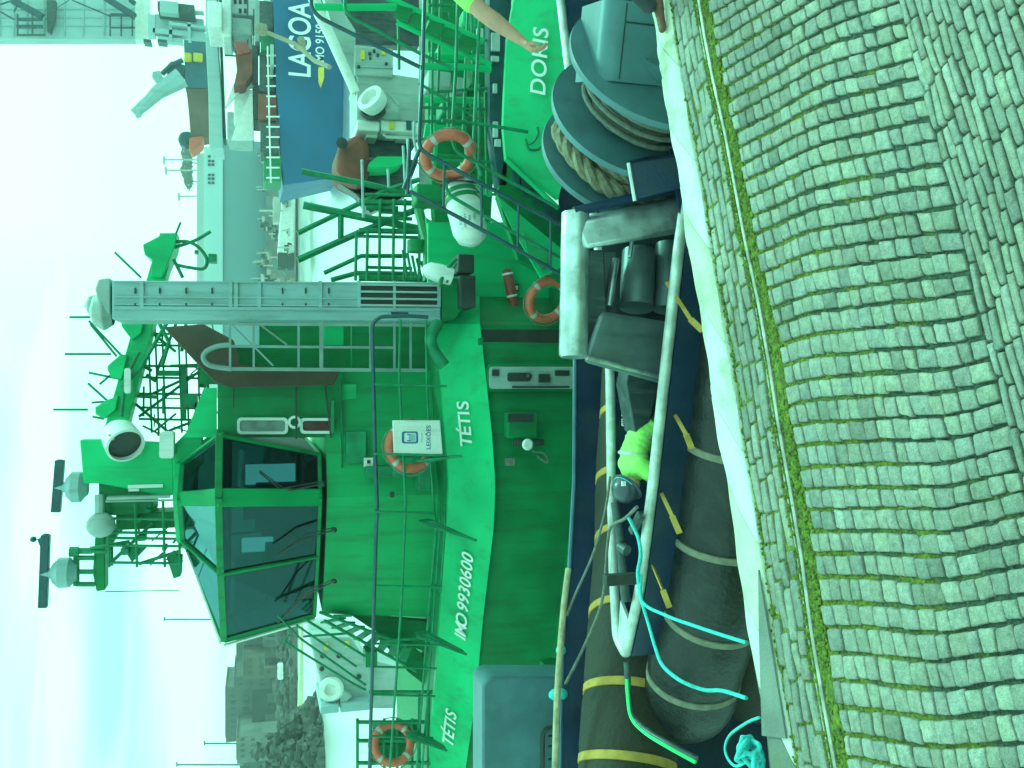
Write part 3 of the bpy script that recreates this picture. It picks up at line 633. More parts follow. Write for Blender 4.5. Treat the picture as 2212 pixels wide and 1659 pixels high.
# deck gear inside the bow
b = MB(); b.pxbox(1310, 1244, 1380, 1263, 7.3, .1); b.build('mooring_clamp', M['dark'], tug, bevel=.01)
b = MB(); b.tube([P(1352, 1300, 7.6), P(1340, 1170, 7.7), P(1330, 1085, 7.75)], .045, 10); b.tube([P(1355, 1190, 7.5), P(1340, 1180, 7.6)], .05, 10); b.beam(P(1365, 1150, 7.4), P(1385, 1110, 7.3), .08, .05); b.build('chock', M['steel_dark'], tug)
b = MB(); b.plate([(1360, 790), (1352, 830), (1370, 930), (1392, 960), (1432, 800)], 7.7, .25); b.build('deck_locker', M['steel_dark'], tug, bevel=.015)
lettering('lettering', 'SINE BET', .075, P(1349, 888, 7.95), Vector((1, 0, 0)), UP, M['letter'], tug, bold=.002)
# ---------------------------------------------------------------- ropes on and round the near tug
def rope(name, pts, r, m, label, cat='rope', group=None, n=8, laid=False):
    b = laid_rope(pts, r, tw=60 / max(r * 60, 1)) if laid else MB().tube(curve(pts, 12), r, n)
    return tag(b.build(name, m), label, cat, group)
rope('rope', [P(1385, 1240, 7.0), P(1388, 1300, 6.9), P(1440, 1330, 6.5), P(1500, 1352, 6.1), P(1560, 1372, 5.8), P(1612, 1388, 5.5)], .014, M['rope_cyan'], 'taut turquoise rope running from the bow rail straight across the black fender')
rope('rope', [P(1385, 1296, 7.0), P(1400, 1345, 6.8), P(1416, 1400, 6.55), P(1432, 1438, 6.35), P(1470, 1470, 6.1), P(1520, 1490, 5.95), P(1560, 1492, 5.8), P(1612, 1508, 5.5)], .015, M['rope_cyan'], 'slack turquoise rope sagging round the rounded end of the black fender')
rope('rope', [P(1318, 1030, 7.9), P(1306, 1110, 8.1), P(1280, 1200, 8.4), P(1240, 1290, 8.7), P(1225, 1330, 8.75)], .014, M['rope_grey'], 'grey rope from the far bow rail to the upper end of the pale wooden pole')
rope('rope', [P(1376, 1095, 7.1), P(1350, 1120, 7.4), P(1320, 1138, 7.85), P(1312, 1180, 8.0), P(1300, 1300, 8.3), P(1260, 1400, 8.5), P(1221, 1478, 8.55)], .016, M['rope_grey'], 'grey rope looped over the far bow rail and sagging to the pale wooden pole')
rope('rope', [P(1358, 1118, 7.3), P(1378, 1160, 7.2), P(1384, 1200, 7.05), P(1378, 1240, 7.0), P(1385, 1296, 7.0)], .017, M['rope_cyan'], 'short turquoise rope lashed along the inside of the near bow rail')
# knot and loop on the coping
kb = MB(); kc = PZ(1632, 1630, .03); rk = random.Random(5)
for i in range(7):
    d = Vector((rk.uniform(-1, 1), rk.uniform(-1, 1), rk.uniform(-.6, .6))).normalized(); a, bb = frame(d); c = kc + Vector((rk.uniform(-.04, .04), rk.uniform(-.05, .05), rk.uniform(.0, .07)))
    kb.tube([c + (a * math.cos(q * math.pi / 6) + bb * math.sin(q * math.pi / 6)) * rk.uniform(.045, .065) for q in range(12)], .015, 7, closed=True)
kb.tube(curve([kc, PZ(1640, 1610, .03), PZ(1612, 1600, .02), PZ(1596, 1615, -.02), PZ(1606, 1645, -.02), kc], 10), .015, 7)
kb.tube(curve([kc, PZ(1590, 1655, .0), PZ(1567, 1625, -.1), PZ(1575, 1590, -.12), PZ(1612, 1562, -.04), PZ(1640, 1550, .03)], 10), .009, 6)
kb.tube(curve([kc, kc + QS * -.5 + UP * -.01, kc - QS * 1.5 + QT * .1], 8), .014, 7)
tag(kb.build('rope', M['rope_cyan'], smooth=70), 'tangled turquoise rope knot with a thin loose loop on the coping stones', 'rope')
tag(MB().tube(curve([P(1228, 1228, 8.85), P(1216, 1330, 8.7), P(1204, 1500, 8.45), P(1198, 1700, 8.2), P(1190, 2000, 7.8)], 10), [.034] * 41, 9).build('wooden_pole', M['wood']), 'long pale bamboo-like pole lying along the dark blue bulwark, held by grey ropes', 'pole')
# ---------------------------------------------------------------- the green tug TETIS
tet = empty('tug_boat', Vector((-1, 12.5, WZ)), 'bright green tug with angled glass wheelhouse and IMO number in white, beyond the near tug', 'tug boat')
bw = [(1243, 640, 11.2), (1242, 760, 11.1), (1241, 880, 10.9), (1240, 1042, 10.6), (1230, 1228, 9.9), (1219, 1317, 9.55), (1211, 1500, 9.1), (1209, 1659, 8.8), (1207, 1900, 8.3)]
bwp = [P(*q) for q in bw]
b = MB(); b.v = []; n = len(bwp)
th = Vector((0, .06, 0))
lo = [p + Vector((0, -.12, -1.9)) for p in bwp]
b.v = lo + bwp + [p + th for p in bwp] + [p + th for p in lo]
for i in range(n - 1):
    for k in range(4): b.f.append((k * n + i, k * n + i + 1, ((k + 1) % 4) * n + i + 1, ((k + 1) % 4) * n + i))
b.build('bulwark', M['navy'], tet)
MB().tube(bwp, .028, 8).build('bulwark_cap', mat('blue_cap', (.09, .2, .3), .5), tet)
b = MB(); b.slab([Vector((p.x, p.y + .02, -1.78)) for p in bwp] + [Vector((-9, 19, -1.78)), Vector((2.4, 19, -1.78))], (0, 0, -.05)); b.build('deck', M['green_dark'], tet)
b = MB(); b.v = [p + Vector((0, -.14, -1.2)) for p in bwp] + [Vector((p.x, p.y + .3, WZ - .3)) for p in bwp]
for i in range(n - 1): b.f.append((i, i + 1, n + i + 1, n + i))
b.build('hull', M['navy_hull'], tet)
# side fender with straps
fp = [(1330, 560, 10.95), (1305, 760, 10.75), (1296, 900, 10.5), (1287, 1040, 10.15), (1285, 1170, 9.75), (1272, 1330, 9.2), (1260, 1495, 8.75), (1248, 1659, 8.4), (1235, 1850, 8.0)]
fr2 = .5; cl = [P(*q) - Vector((0, .2, .45)) for q in fp]; dense = curve(cl, 12); cum = [0]
for i in range(1, len(dense)): cum.append(cum[-1] + (dense[i] - dense[i - 1]).length)
ml = [cum[nearest_len(P(x, y, d) - Vector((0, .2, .45)))] for x, y, d in [(1303, 780, 10.7), (1295, 905, 10.5), (1285, 1035, 10.15), (1287, 1167, 9.75), (1274, 1325, 9.2), (1261, 1488, 8.75), (1248, 1650, 8.4)]]
pts = []; rad = []
for i in range(111):
    L_ = cum[-1] * i / 110; p, d = at_len(L_); pts.append(p); dd = min(abs(L_ - m) for m in ml); rad.append(fr2 * (1 - .05 * math.exp(-(dd / .07) ** 2)))
f2 = MB().tube(pts, rad, 28).build('rubber_fender', M['rubber_brown'], tet, smooth=60)
for m in ml:
    p, d = at_len(m); rr = fr2 * .97; MB().lathe(p, d, [(rr, -.045), (rr + .014, -.04), (rr + .014, .04), (rr, .045)], 32).build('fender_strap', M['yellow'], f2)
# lower deckhouse, built as a ring of wall panels under the overhanging name band
BT = [(935, 640, 14.2), (940, 700, 13.6), (952, 811, 13.2), (965, 960, 13.0), (971, 1042, 12.95), (964, 1147, 13.2), (953, 1303, 13.7), (942, 1451, 14.2), (929, 1600, 14.7), (925, 1700, 15.1), (915, 1900, 15.9)]
BB = [(1036, 640, 13.6), (1037, 700, 13.0), (1047, 791, 12.6), (1062, 930, 12.4), (1070, 1042, 12.35), (1067, 1135, 12.55), (1043, 1340, 13.2), (1028, 1507, 13.7), (1006, 1659, 14.3), (996, 1750, 14.7), (975, 1900, 15.4)]
def resample(L_, Ys):
    r = []
    for Y in Ys:
        for i in range(len(L_) - 1):
            if L_[i][1] <= Y <= L_[i + 1][1]:
                k = (Y - L_[i][1]) / (L_[i + 1][1] - L_[i][1]); r.append(tuple(L_[i][j] * (1 - k) + L_[i + 1][j] * k for j in range(3))); break
    return r
Ys_ = sorted(set([640, 700] + list(range(720, 1900, 24)) + [1900])); BT = resample(BT, Ys_); BB = resample(BB, Ys_)
def loft(b, A, B, off):
    n = len(A); A = [P(*q) for q in A]; B = [P(*q) for q in B]; off = Vector(off); o = len(b.v)
    b.v += A + B + [p + off for p in B] + [p + off for p in A]
    for i in range(n - 1):
        for k in range(4): b.f.append((o + k * n + i, o + k * n + i + 1, o + ((k + 1) % 4) * n + i + 1, o + ((k + 1) % 4) * n + i))
    b.f.append((o, o + n, o + 2 * n, o + 3 * n)); b.f.append((o + n - 1, o + 4 * n - 1, o + 3 * n - 1, o + 2 * n - 1))
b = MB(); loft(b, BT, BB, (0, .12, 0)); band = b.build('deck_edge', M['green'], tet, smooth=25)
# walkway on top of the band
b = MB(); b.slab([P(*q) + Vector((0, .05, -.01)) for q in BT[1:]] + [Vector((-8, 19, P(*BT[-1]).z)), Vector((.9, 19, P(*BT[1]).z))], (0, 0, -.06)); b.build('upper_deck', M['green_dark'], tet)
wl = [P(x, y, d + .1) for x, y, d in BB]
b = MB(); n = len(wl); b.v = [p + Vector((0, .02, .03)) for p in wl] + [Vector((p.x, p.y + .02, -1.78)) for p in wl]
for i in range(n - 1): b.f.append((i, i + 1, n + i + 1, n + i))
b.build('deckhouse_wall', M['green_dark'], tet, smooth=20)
def face_dir(A, B): d = (B - A); return d.normalized()
# side wall to the right of the casing (recessed)
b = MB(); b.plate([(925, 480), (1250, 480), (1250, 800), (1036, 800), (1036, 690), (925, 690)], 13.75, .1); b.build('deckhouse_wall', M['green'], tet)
b = MB(); b.plate([(1042, 712), (1042, 790), (1260, 790), (1260, 712)], 12.95, .3); b.build('bulkhead', M['dark'], tet)
# white framed door standing open
b = MB()
def rrect(X0, Y0, X1, Y1, r, n=4):
    o = []
    for (cx, cy, a0) in ((X1 - r, Y1 - r, 0), (X0 + r, Y1 - r, 90), (X0 + r, Y0 + r, 180), (X1 - r, Y0 + r, 270)):
        for k in range(n + 1): a = R(a0 + 90 * k / n); o.append((cx + r * math.cos(a), cy + r * math.sin(a)))
    return o
b.plate(rrect(1058, 792, 1260, 840, 8), 12.48, .05); door = b.build('door', M['offwhite'], tet, bevel=.006)
MB().plate(rrect(1097, 805, 1146, 824, 4), 12.455, .03).build('window', M['dark'], door)
b = MB(); b.pxbox(1165, 808, 1188, 826, 12.42, .05); b.pxbox(1200, 800, 1230, 812, 12.44, .04); b.pxbox(1064, 798, 1078, 812, 12.44, .04); b.ball(P(1142, 812, 12.42), .05, 8); b.pxbox(1108, 834, 1230, 838, 12.43, .05); b.build('latch', M['dark'], door)
b = MB(); b.plate(rrect(1052, 786, 1266, 846, 10), 12.54, .03); b.build('door_frame', M['green_dark'], door)
# dark vent box on the lower wall
b = MB(); b.pxbox(1098, 892, 1160, 946, 12.2, .25); vent = b.build('vent_box', M['green_dark'], tet, bevel=.01)
b = MB(); b.pxbox(1098, 894, 1152, 912, 12.17, .04); b.build('grating', M['dark'], vent)
b = MB(); b.pxbox(1112, 950, 1176, 962, 12.15, .1); b.tube([P(1140, 958, 12.05), P(1165, 956, 12.05)], .03, 8); b.build('hose_reel', M['dark'], tet)
b = MB(); b.lathe(P(1139, 960, 12.02), Vector((0, -1, 0)), [(0, 0), (.075, 0), (.085, .02), (.06, .05), (.0, .05)], 16); b.build('hydrant_cap', M['white'], tet)
b = MB(); b.tube(curve([P(1150, 975, 12.1), P(1176, 980, 12.1), P(1182, 1000, 12.1), P(1160, 985, 12.1)], 6), .012, 6); b.pxbox(1092, 990, 1112, 1006, 12.3, .03); b.build('cable', M['rope_grey'], tet)
b = MB(); b.pxbox(1036, 730, 1044, 745, 12.5, .1); b.plate([(1180, 1440), (1180, 1462), (1260, 1470), (1260, 1436), (1205, 1434)], 12.2, .3); b.build('recess', M['green_dark'], tet)
# fire extinguisher tube and a small sign beside it
e_ = empty('fire_extinguisher', P(1115, 660, 13.6), 'long red cylinder with white bands fixed upright to the dark green wall', 'fire extinguisher')
MB().lathe(P(1112, 671, 13.6), (P(1094, 580, 13.6) - P(1112, 671, 13.6)), [(0, 0), (.06, .01), (.085, .05), (.085, .62), (.07, .66), (.03, .68), (0, .69)], 18).build('cylinder', M['red'], e_)
b = MB(); q0 = P(1112, 671, 13.6); dd = (P(1094, 580, 13.6) - q0).normalized()
for h_ in (.22, .58): b.lathe(q0 + dd * h_, dd, [(.086, 0), (.09, .005), (.09, .03), (.086, .035)], 18)
b.build('band', M['white'], e_)
b = MB(); b.pxbox(1100, 612, 1122, 630, 13.66, .02); sg = tag(b.build('sign', M['green_dark']), 'tiny white and green square notice beside the red cylinder', 'sign')
b = MB(); b.pxbox(1102, 614, 1110, 628, 13.652, .01); b.pxbox(1113, 617, 1119, 626, 13.652, .01); b.build('sign_face', M['letter'], sg)
# names on the band: lettering lies in the face of the band
def band_frame(Y):
    r = []
    for L_ in (BT, BB):
        for i in range(len(L_) - 1):
            if L_[i][1] <= Y <= L_[i + 1][1]: k = (Y - L_[i][1]) / (L_[i + 1][1] - L_[i][1]); r += [P(*L_[i]).lerp(P(*L_[i + 1]), k)]; break
    return r
def band_text(s, Y0, Y1, size, frac=.5, shear=.2):
    ms = [None if ch == ' ' else text_mesh(ch, size, shear=shear, bold=.004, extr=.003) for ch in s]; n = len(s); b = MB()
    wt = [.55 if ch in 'I ' else (1.25 if ch == 'M' else 1) for ch in s]; tot = sum(wt); acc = 0
    for ch, me, w_ in zip(s, ms, wt):
        Y = Y0 + (Y1 - Y0) * (acc + w_ / 2) / tot; acc += w_
        if me is None: continue
        (A, B), (A1, B1), (A2, B2) = band_frame(Y), band_frame(Y + 8), band_frame(Y - 8)
        right = (B2 - B1).normalized(); up = (A - B).normalized(); nrm = right.cross(up).normalized(); nrm = -nrm if nrm.y > 0 else nrm; up = nrm.cross(right) if nrm.cross(right).z > 0 else right.cross(nrm)
        c = B.lerp(A, frac) + nrm * .035; o = len(b.v)
        b.v += [c + right * v.co.x + up * v.co.y + nrm * v.co.z for v in me.vertices]; b.f += [tuple(o + i for i in p.vertices) for p in me.polygons]
    b.build('lettering', M['letter'], band)
band_text('TÉTIS', 966, 868, .30, .52); band_text('IMO 9930600', 1380, 1195, .29, .45); band_text('TÉTIS', 1608, 1534, .30, .5)
# main superstructure block under the wheelhouse
def prism(b, top, bot, off):
    A = [P(*q) for q in top]; B = [P(*q) for q in bot]; return A, B
SW = [(800, 14.25), (940, 13.95), (1075, 13.75), (1240, 14.3), (1325, 14.8)]     # plan of the block at sill height: (Y, depth)
sill = [P(700 if y > 900 else 700, y, d) for y, d in SW]; back = [Vector((sill[-1].x + .3, 18.5, sill[0].z)), Vector((sill[0].x, 18.5, sill[0].z))]
zs = 1.80; zb = -.75
ring = [Vector((p.x, p.y, zs)) for p in sill]
low = [Vector((p.x, p.y - .1, zb)) for p in sill]; low[-1].x -= .25; low[-2].x -= .1
b = MB(); n = len(ring)
b.v = ring + [Vector((back[0].x, back[0].y, zs)), Vector((back[1].x, back[1].y, zs))] + low + [Vector((back[0].x, back[0].y, zb)), Vector((back[1].x, back[1].y, zb))]
m_ = n + 2
for i in range(m_): b.f.append((i, (i + 1) % m_, (i + 1) % m_ + m_, i + m_))
b.f.append(tuple(range(m_)))
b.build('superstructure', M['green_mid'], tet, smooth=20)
# panels and fittings on the block
b = MB()
b.pxbox(748, 932, 792, 1000, 13.75, .15); b.pxbox(790, 1008, 850, 1030, 13.6, .3); b.pxbox(850, 990, 905, 1030, 13.4, .4); b.pxbox(905, 1000, 930, 1060, 13.3, .4)
b.build('equipment_box', M['rail_green'], tet, bevel=.01)
b = MB(); b.pxbox(786, 989, 806, 1008, 13.7, .03); b.build('notice', M['white'], tet)
b = MB(); b.pxbox(793, 994, 800, 1001, 13.69, .02); b.pxbox(843, 1063, 852, 1074, 13.3, .03); b.build('mark', M['dark'], tet)
b = MB(); b.pxbox(1, 1, 2, 2, 40, .01)
b = MB()
b.tube([P(735, 930, 13.9), P(738, 1010, 13.8)], .02, 6); b.tube([P(735, 820, 14), P(740, 940, 13.9)], .02, 6); b.pxbox(715, 865, 722, 935, 13.8, .1)
b.build('conduit', M['rail_green'], tet)
# aft wheelhouse wall with two white rimmed windows
zb2 = zs; ybw = 13.95
b = MB(); b.plate([(470, 800), (470, 945), (702, 945), (735, 900), (742, 800)], 14.0, .1); aft = b.build('wheelhouse_wall', M['green_dark'], tet)
for (X0, Y0, X1, Y1, g) in ((512, 902, 622, 938, 'glass'), (648, 903, 722, 937, 'red')):
    b = MB(); o = rrect(X0, Y0, X1, Y1, 9, 5); i_ = rrect(X0 + 6, Y0 + 6, X1 - 6, Y1 - 6, 6, 5); n = len(o)
    A = [P(x, y, 13.9) for x, y in o]; B = [P(x, y, 13.9) for x, y in i_]; k0 = len(b.v)
    b.v += A + B + [p + Vector((0, .05, 0)) for p in A + B]
    for q in range(n):
        r_ = (q + 1) % n; b.f += [(q, r_, n + r_, n + q), (2 * n + q, 2 * n + r_, r_, q), (n + q, n + r_, 3 * n + r_, 3 * n + q)]
    wf = b.build('window', M['white'], tet)
    MB().plate(i_, 13.93, .03).build('pane', mat('window_pane_' + g, (.16, .22, .21) if g == 'glass' else (.10, .03, .03), .08, var=.4, scale=5, bump=0), wf)
b = MB(); b.beam(P(640, 800, 13.85), P(640, 948, 13.85), .03); b.beam(P(700, 800, 13.85), P(715, 945, 13.85), .03); b.beam(P(505, 800, 13.85), P(505, 880, 13.85), .02); b.build('trim', M['dark'], tet)
b = MB(); b.lathe(P(636, 912, 13.88), Vector((0, -1, 0)), [(.06, 0), (.06, .02), (.1, .02), (.1, 0)], 20); b.build('fairlead', M['white'], tet)
# brown wing awning beside the casing
M['brown'] = mat('brown_canvas', (.09, .055, .035), .85, var=.3, scale=3, bump=.3, bscale=8)
b = MB(); b.plate([(352, 706, 14.6), (440, 700, 14.6), (505, 735, 14.3), (520, 790, 13.8), (735, 798, 13.6), (722, 832, 13.5), (500, 838, 13.6), (462, 825, 13.8)], 14, .12); b.build('awning', M['brown'], tet, bevel=.02)
# wheelhouse glazing: posts, beams, sill; lower windows lean outwards, upper ones lean back
S = [(698, 982, 13.9), (692, 1075, 13.65), (706, 1200, 14.2), (702, 1328, 15.1)]
Bm = [(472, 942, 13.45), (472, 1075, 13.2), (472, 1240, 13.9), (472, 1384, 15.2)]
Rf = [(402, 1000, 14.5), (388, 1078, 14.0), (388, 1168, 14.6), (388, 1186, 15.6)]
Sp = [P(*q) for q in S]; Bp = [P(*q) for q in Bm]; Rp = [P(*q) for q in Rf]
zS, zB, zR = Sp[1].z, Bp[1].z, Rp[1].z
for p in Sp: p.z = zS
def mirror(p, d=17.4): return Vector((p.x, 2 * (d - 0) - p.y if False else d + (15.6 - p.y) * .9, p.z))
for L_, z_ in ((Sp, zS), (Bp, zB), (Rp, zR)): 
    for p in L_: p.z = z_
Sf = [Sp[3] + Vector((0, 1.6, 0)), Sp[2] + Vector((0, 3.2, 0)), Sp[0] + Vector((0, 4.0, 0))]
Bf = [Bp[3] + Vector((0, 1.5, 0)), Bp[2] + Vector((0, 3.6, 0)), Bp[0] + Vector((0, 4.6, 0))]
Rf_ = [Rp[3] + Vector((.0, .8, 0)), Rp[2] + Vector((0, 2.6, 0)), Rp[0] + Vector((0, 3.4, 0))]
SS = Sp + Sf; BBm = Bp + Bf; RR = Rp + Rf_
fr_mb = MB()
pr = [.04, .17, .045, .05, .05, .05, .05]
for i in range(len(SS)):
    wdt = pr[i]
    if i == 1:
        continue
    fr_mb.beam(SS[i], BBm[i], wdt, .09); fr_mb.beam(BBm[i], RR[i], wdt, .09)
for L_, w_ in ((SS, .07), (BBm, .13), (RR, .10)):
    for i in range(len(L_)):
        fr_mb.beam(L_[i], L_[(i + 1) % len(L_)], .06, w_ * .8)
NO_SPLIT.add('wheelhouse'); wh = fr_mb.build('wheelhouse', M['green_dark'], tet, bevel=.008)
b = MB(); d_ = (SS[2] - SS[1]).normalized() * .0 + Vector((.13, 0, 0))
b.hexa([SS[1] - d_, SS[1] + d_, BBm[1] + d_, BBm[1] - d_], [p + Vector((0, .14, 0)) for p in (SS[1] - d_, SS[1] + d_, BBm[1] + d_, BBm[1] - d_)])
b.hexa([BBm[1] - d_, BBm[1] + d_, RR[1] + d_ * .8, RR[1] - d_ * .8], [p + Vector((0, .14, 0)) for p in (BBm[1] - d_, BBm[1] + d_, RR[1] + d_ * .8, RR[1] - d_ * .8)])
b.build('window_post', M['green_mid'], wh, bevel=.01)
b = MB(); b.slab([p + UP * .04 for p in RR], (0, 0, .06)); b.build('roof', M['green'], wh)
for i in range(len(SS) - 1):
    for (A_, B_) in ((SS, BBm), (BBm, RR)):
        if A_ is BBm and i == 4: pass
        q = [A_[i], A_[i + 1], B_[i + 1], B_[i]]; c = sum(q, Vector()) / 4; q = [c + (p - c) * .97 for p in q]
        nrm = (q[1] - q[0]).cross(q[2] - q[0]).normalized() * .012
        MB().slab(q, nrm).build('window', M['glass_up' if A_ is BBm else 'glass'], wh)
b = MB(); b.slab([Vector((p.x, p.y, zS + .02)) for p in SS], (0, 0, .03))
ic = sum(SS, Vector()) / len(SS)
for (dx, dy, wx, wy, h_) in ((-.6, -.6, .9, .5, .75), (-1.0, .8, .5, 1.6, .7), (.4, .2, .5, .5, 1.1), (.5, -.9, .7, .4, .9), (-.1, 1.4, 1.6, .4, .8)):
    c = ic + Vector((dx, dy, 0)); b.box(c.x - wx / 2, c.x + wx / 2, c.y - wy / 2, c.y + wy / 2, zS + .05, zS + .05 + h_)
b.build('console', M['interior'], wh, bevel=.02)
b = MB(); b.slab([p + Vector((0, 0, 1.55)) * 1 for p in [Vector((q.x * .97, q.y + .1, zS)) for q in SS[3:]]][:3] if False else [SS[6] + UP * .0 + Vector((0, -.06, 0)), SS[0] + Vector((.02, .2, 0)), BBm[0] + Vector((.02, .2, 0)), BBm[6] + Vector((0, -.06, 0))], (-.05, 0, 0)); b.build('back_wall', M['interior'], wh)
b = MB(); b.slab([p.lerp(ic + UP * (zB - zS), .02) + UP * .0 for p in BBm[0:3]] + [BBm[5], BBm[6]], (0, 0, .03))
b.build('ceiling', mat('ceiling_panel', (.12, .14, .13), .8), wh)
b = MB(); b.pxbox(522, 1163, 590, 1190, 15.0, .05); b.pxbox(530, 1004, 640, 1044, 14.9, .05); b.build('far_window_glow', mat('bright_monitor', (.1, .3, .32), .3, emit=((.35, .75, .7), 1.1)), wh)  # glowing panels added in place of daylight through the far-side windows
MB().plate([(398, 945), (440, 838), (468, 838), (468, 945)], 14.2, .12).build('roof_panel', M['green'], tet)
MB().pxbox(640, 978, 692, 1046, 13.9, .4).build('red_console', M['red'], wh, bevel=.03)
# wipers
b = MB()
for (a0, a1, a2) in (((697, 1045, 13.6), (612, 1062, 13.5), (560, 1020, 13.45)), ((722, 1145, 13.8), (650, 1165, 13.75), (600, 1200, 13.8)), ((722, 1256, 14.1), (660, 1285, 14.3), (600, 1345, 14.7))):
    A_, B_, C_ = P(*a0), P(*a1), P(*a2); b.tube([A_, B_, C_], .014, 6); b.tube([A_ + Vector((.04, 0, 0)), B_ + Vector((.05, 0, 0)), C_ + Vector((.03, 0, 0))], .01, 6); b.ball(A_, .045, 8)
b.build('wiper', M['dark'], wh)
b = MB(); b.beam(Sp[3] + Vector((-.06, -.02, 0)), Bp[3] + Vector((-.08, -.02, 0)), .05, .03); b.beam(Bp[3] + Vector((-.05, -.02, .05)), Rp[3] + Vector((-.05, -.02, 0)), .04, .03); b.build('sun_guard', M['white'], wh)
# ---- casing (tall grey exhaust box) with stiffeners and louvres
cz = 13.0
def colbox(b, X0, Y0, X1, Y1, y, d): b.pxbox(X0, Y0, X1, Y1, y, d)
b = MB(); t_ = [P(242, 607, cz), P(242, 690, cz), P(952, 694, cz), P(952, 611, cz)]
b.hexa(t_, [p + Vector((0, 1.0, 0)) for p in t_]); cas = b.build('exhaust_casing', M['colgrey'], tet, bevel=.015)
b = MB()
for Y in (607, 640, 656, 664): b.beam(P(246, Y + 1, cz - .01), P(950 if Y in (607, 664) else 770, Y + 5, cz - .01), .02 if Y != 664 else .04, .04)
for X in (306, 498, 510, 560, 692, 775, 948): b.beam(P(X, 607, cz - .02), P(X, 664, cz - .02), .03, .05)
b.beam(P(852, 607, cz - .03), P(852, 668, cz - .03), .03, .04)
b.build('stiffener', M['colgrey'], cas)
b = MB()
for X in (292, 345, 402, 458, 610, 660, 710): b.beam(P(X, 622, cz - .012), P(X, 634, cz - .012), .035, .02); b.beam(P(X, 655, cz - .012), P(X, 660, cz - .012), .05, .02)
b.pxbox(845, 674, 882, 682, cz - .012, .03); b.build('slot', M['dark'], cas)
b = MB(); b.pxbox(780, 612, 944, 662, cz - .004, .02); b.build('louvre_recess', M['dark'], cas)
b = MB()
for Y in (615, 630, 645, 659): b.beam(P(779, Y, cz - .03), P(946, Y + 2, cz - .03), .028, .06)
b.build('louvre', M['offwhite'], cas)
b = MB(); b.plate([(238, 600), (212, 603), (205, 625), (212, 655), (238, 680)], cz + .05, .9); b.lathe(P(245, 672, cz + .3), UP, [(.2, 0), (.28, .12), (.2, .25), (.05, .3)], 16); b.lathe(P(215, 660, cz + .5), UP, [(.0, -.1), (.16, 0), (.13, .14), (0, .2)], 16); b.build('cowl', M['offwhite'], cas, bevel=.02)
# access ladder frame beside it
b = MB(); ly = 12.8
for Y in (700, 748, 797): b.beam(P(495, Y, ly), P(920 if Y != 748 else 850, Y + 3, ly), .035 if Y != 797 else .05, .035)
for X in (497, 548, 645, 694, 800, 852, 887): b.beam(P(X, 695, ly), P(X, 797, ly), .03 if X != 694 else .05)
b.beam(P(500, 700, ly), P(590, 790, ly), .025); b.beam(P(560, 700, ly + .3), P(620, 745, ly + .3), .025); b.beam(P(515, 700, 13.5), P(660, 700, 13.6), .04)
b.tube(curve([P(500, 745, ly), P(470, 748, ly), P(445, 760, ly), P(440, 775, ly), P(455, 790, ly), P(500, 797, ly)], 6), .035, 8)
b.build('ladder_frame', mat('grey_ladder', (.22, .30, .29), .5), tet)
b = MB(); b.plate([(560, 700), (560, 800), (760, 800), (760, 700)], 15.4, .2); b.plate([(760, 700), (760, 800), (960, 800), (960, 690)], 14.6, .2); b.plate([(430, 745), (430, 830), (560, 830), (560, 745)], 14.6, .2); b.build('casing_wall', M['green_dark'], tet)
b = MB(); b.plate([(700, 700), (700, 745), (742, 745), (742, 700)], 14.4, .1); b.plate([(725, 830), (725, 860), (738, 930), (770, 930), (770, 830)], 14.1, .1); b.build('bracket_plate', M['green'], tet)
# black exhaust boxes and the green hood at the foot of the casing
b = MB(); b.pxbox(990, 548, 1025, 590, 12.8, .5); b.pxbox(994, 594, 1028, 665, 12.8, .5); b.build('speaker_box', M['dark'], tet, bevel=.02)
b = MB(); b.plate([(950, 600), (1000, 600), (1010, 655), (985, 690), (955, 690)], 13.0, .6); b.build('casing_foot', M['green_dark'], tet, bevel=.03)
b = MB(); b.lathe(P(948, 590, 12.8), Vector((.25, 0, 1)), [(.13, -.2), (.14, .0), (.12, .16), (.05, .24), (0, .26)], 18); b.build('vent_cowl', M['white'], tet)
b = MB(); b.tube(curve([P(985, 560, 12.8), P(970, 575, 12.75), P(955, 600, 12.7), P(950, 620, 12.7)], 6), .03, 8); b.tube(curve([P(985, 570, 12.8), P(975, 590, 12.75), P(965, 610, 12.7)], 6), .02, 8); b.tube(curve([P(945, 700, 12.7), P(930, 730, 12.5), P(938, 760, 12.5), P(960, 790, 12.5)], 6), .09, 12); b.build('ducts', M['rail_green'], tet)
# ---- hand rails along the upper deck
def stanchion_rail(name, m, lines, posts, r=.02, parent=None, rp=None):
    b = MB()
    for l in lines: b.tube(fillet([P(*q) for q in l], .15) if len(l) > 2 else [P(*q) for q in l], r, 8)
    for l in posts: b.tube([P(*q) for q in l], rp or r, 6)
    return b.build(name, m, parent)
M['rail_navy'] = mat('navy_rail_paint', (.02, .08, .10), .4, var=.3, scale=6)
ry = 12.45
stanchion_rail('top_rail', M['rail_navy'], [[(925, 685, ry), (880, 682, ry), (820, 684, ry), (804, 700, ry), (806, 790, ry), (810, 960, ry - .1), (815, 1100, ry), (812, 1160, 12.8), (808, 1300, 13.2), (804, 1450, 13.6), (798, 1660, 14.2), (790, 1900, 15)]], [], .028, tet)
stanchion_rail('middle_rail', M['rail_green'], [[(865, 690, ry), (862, 810, ry), (872, 1000, ry), (876, 1090, ry), (868, 1290, 13.2), (855, 1480, 13.7), (842, 1660, 14.2), (830, 1900, 15)]], [], .02, tet)
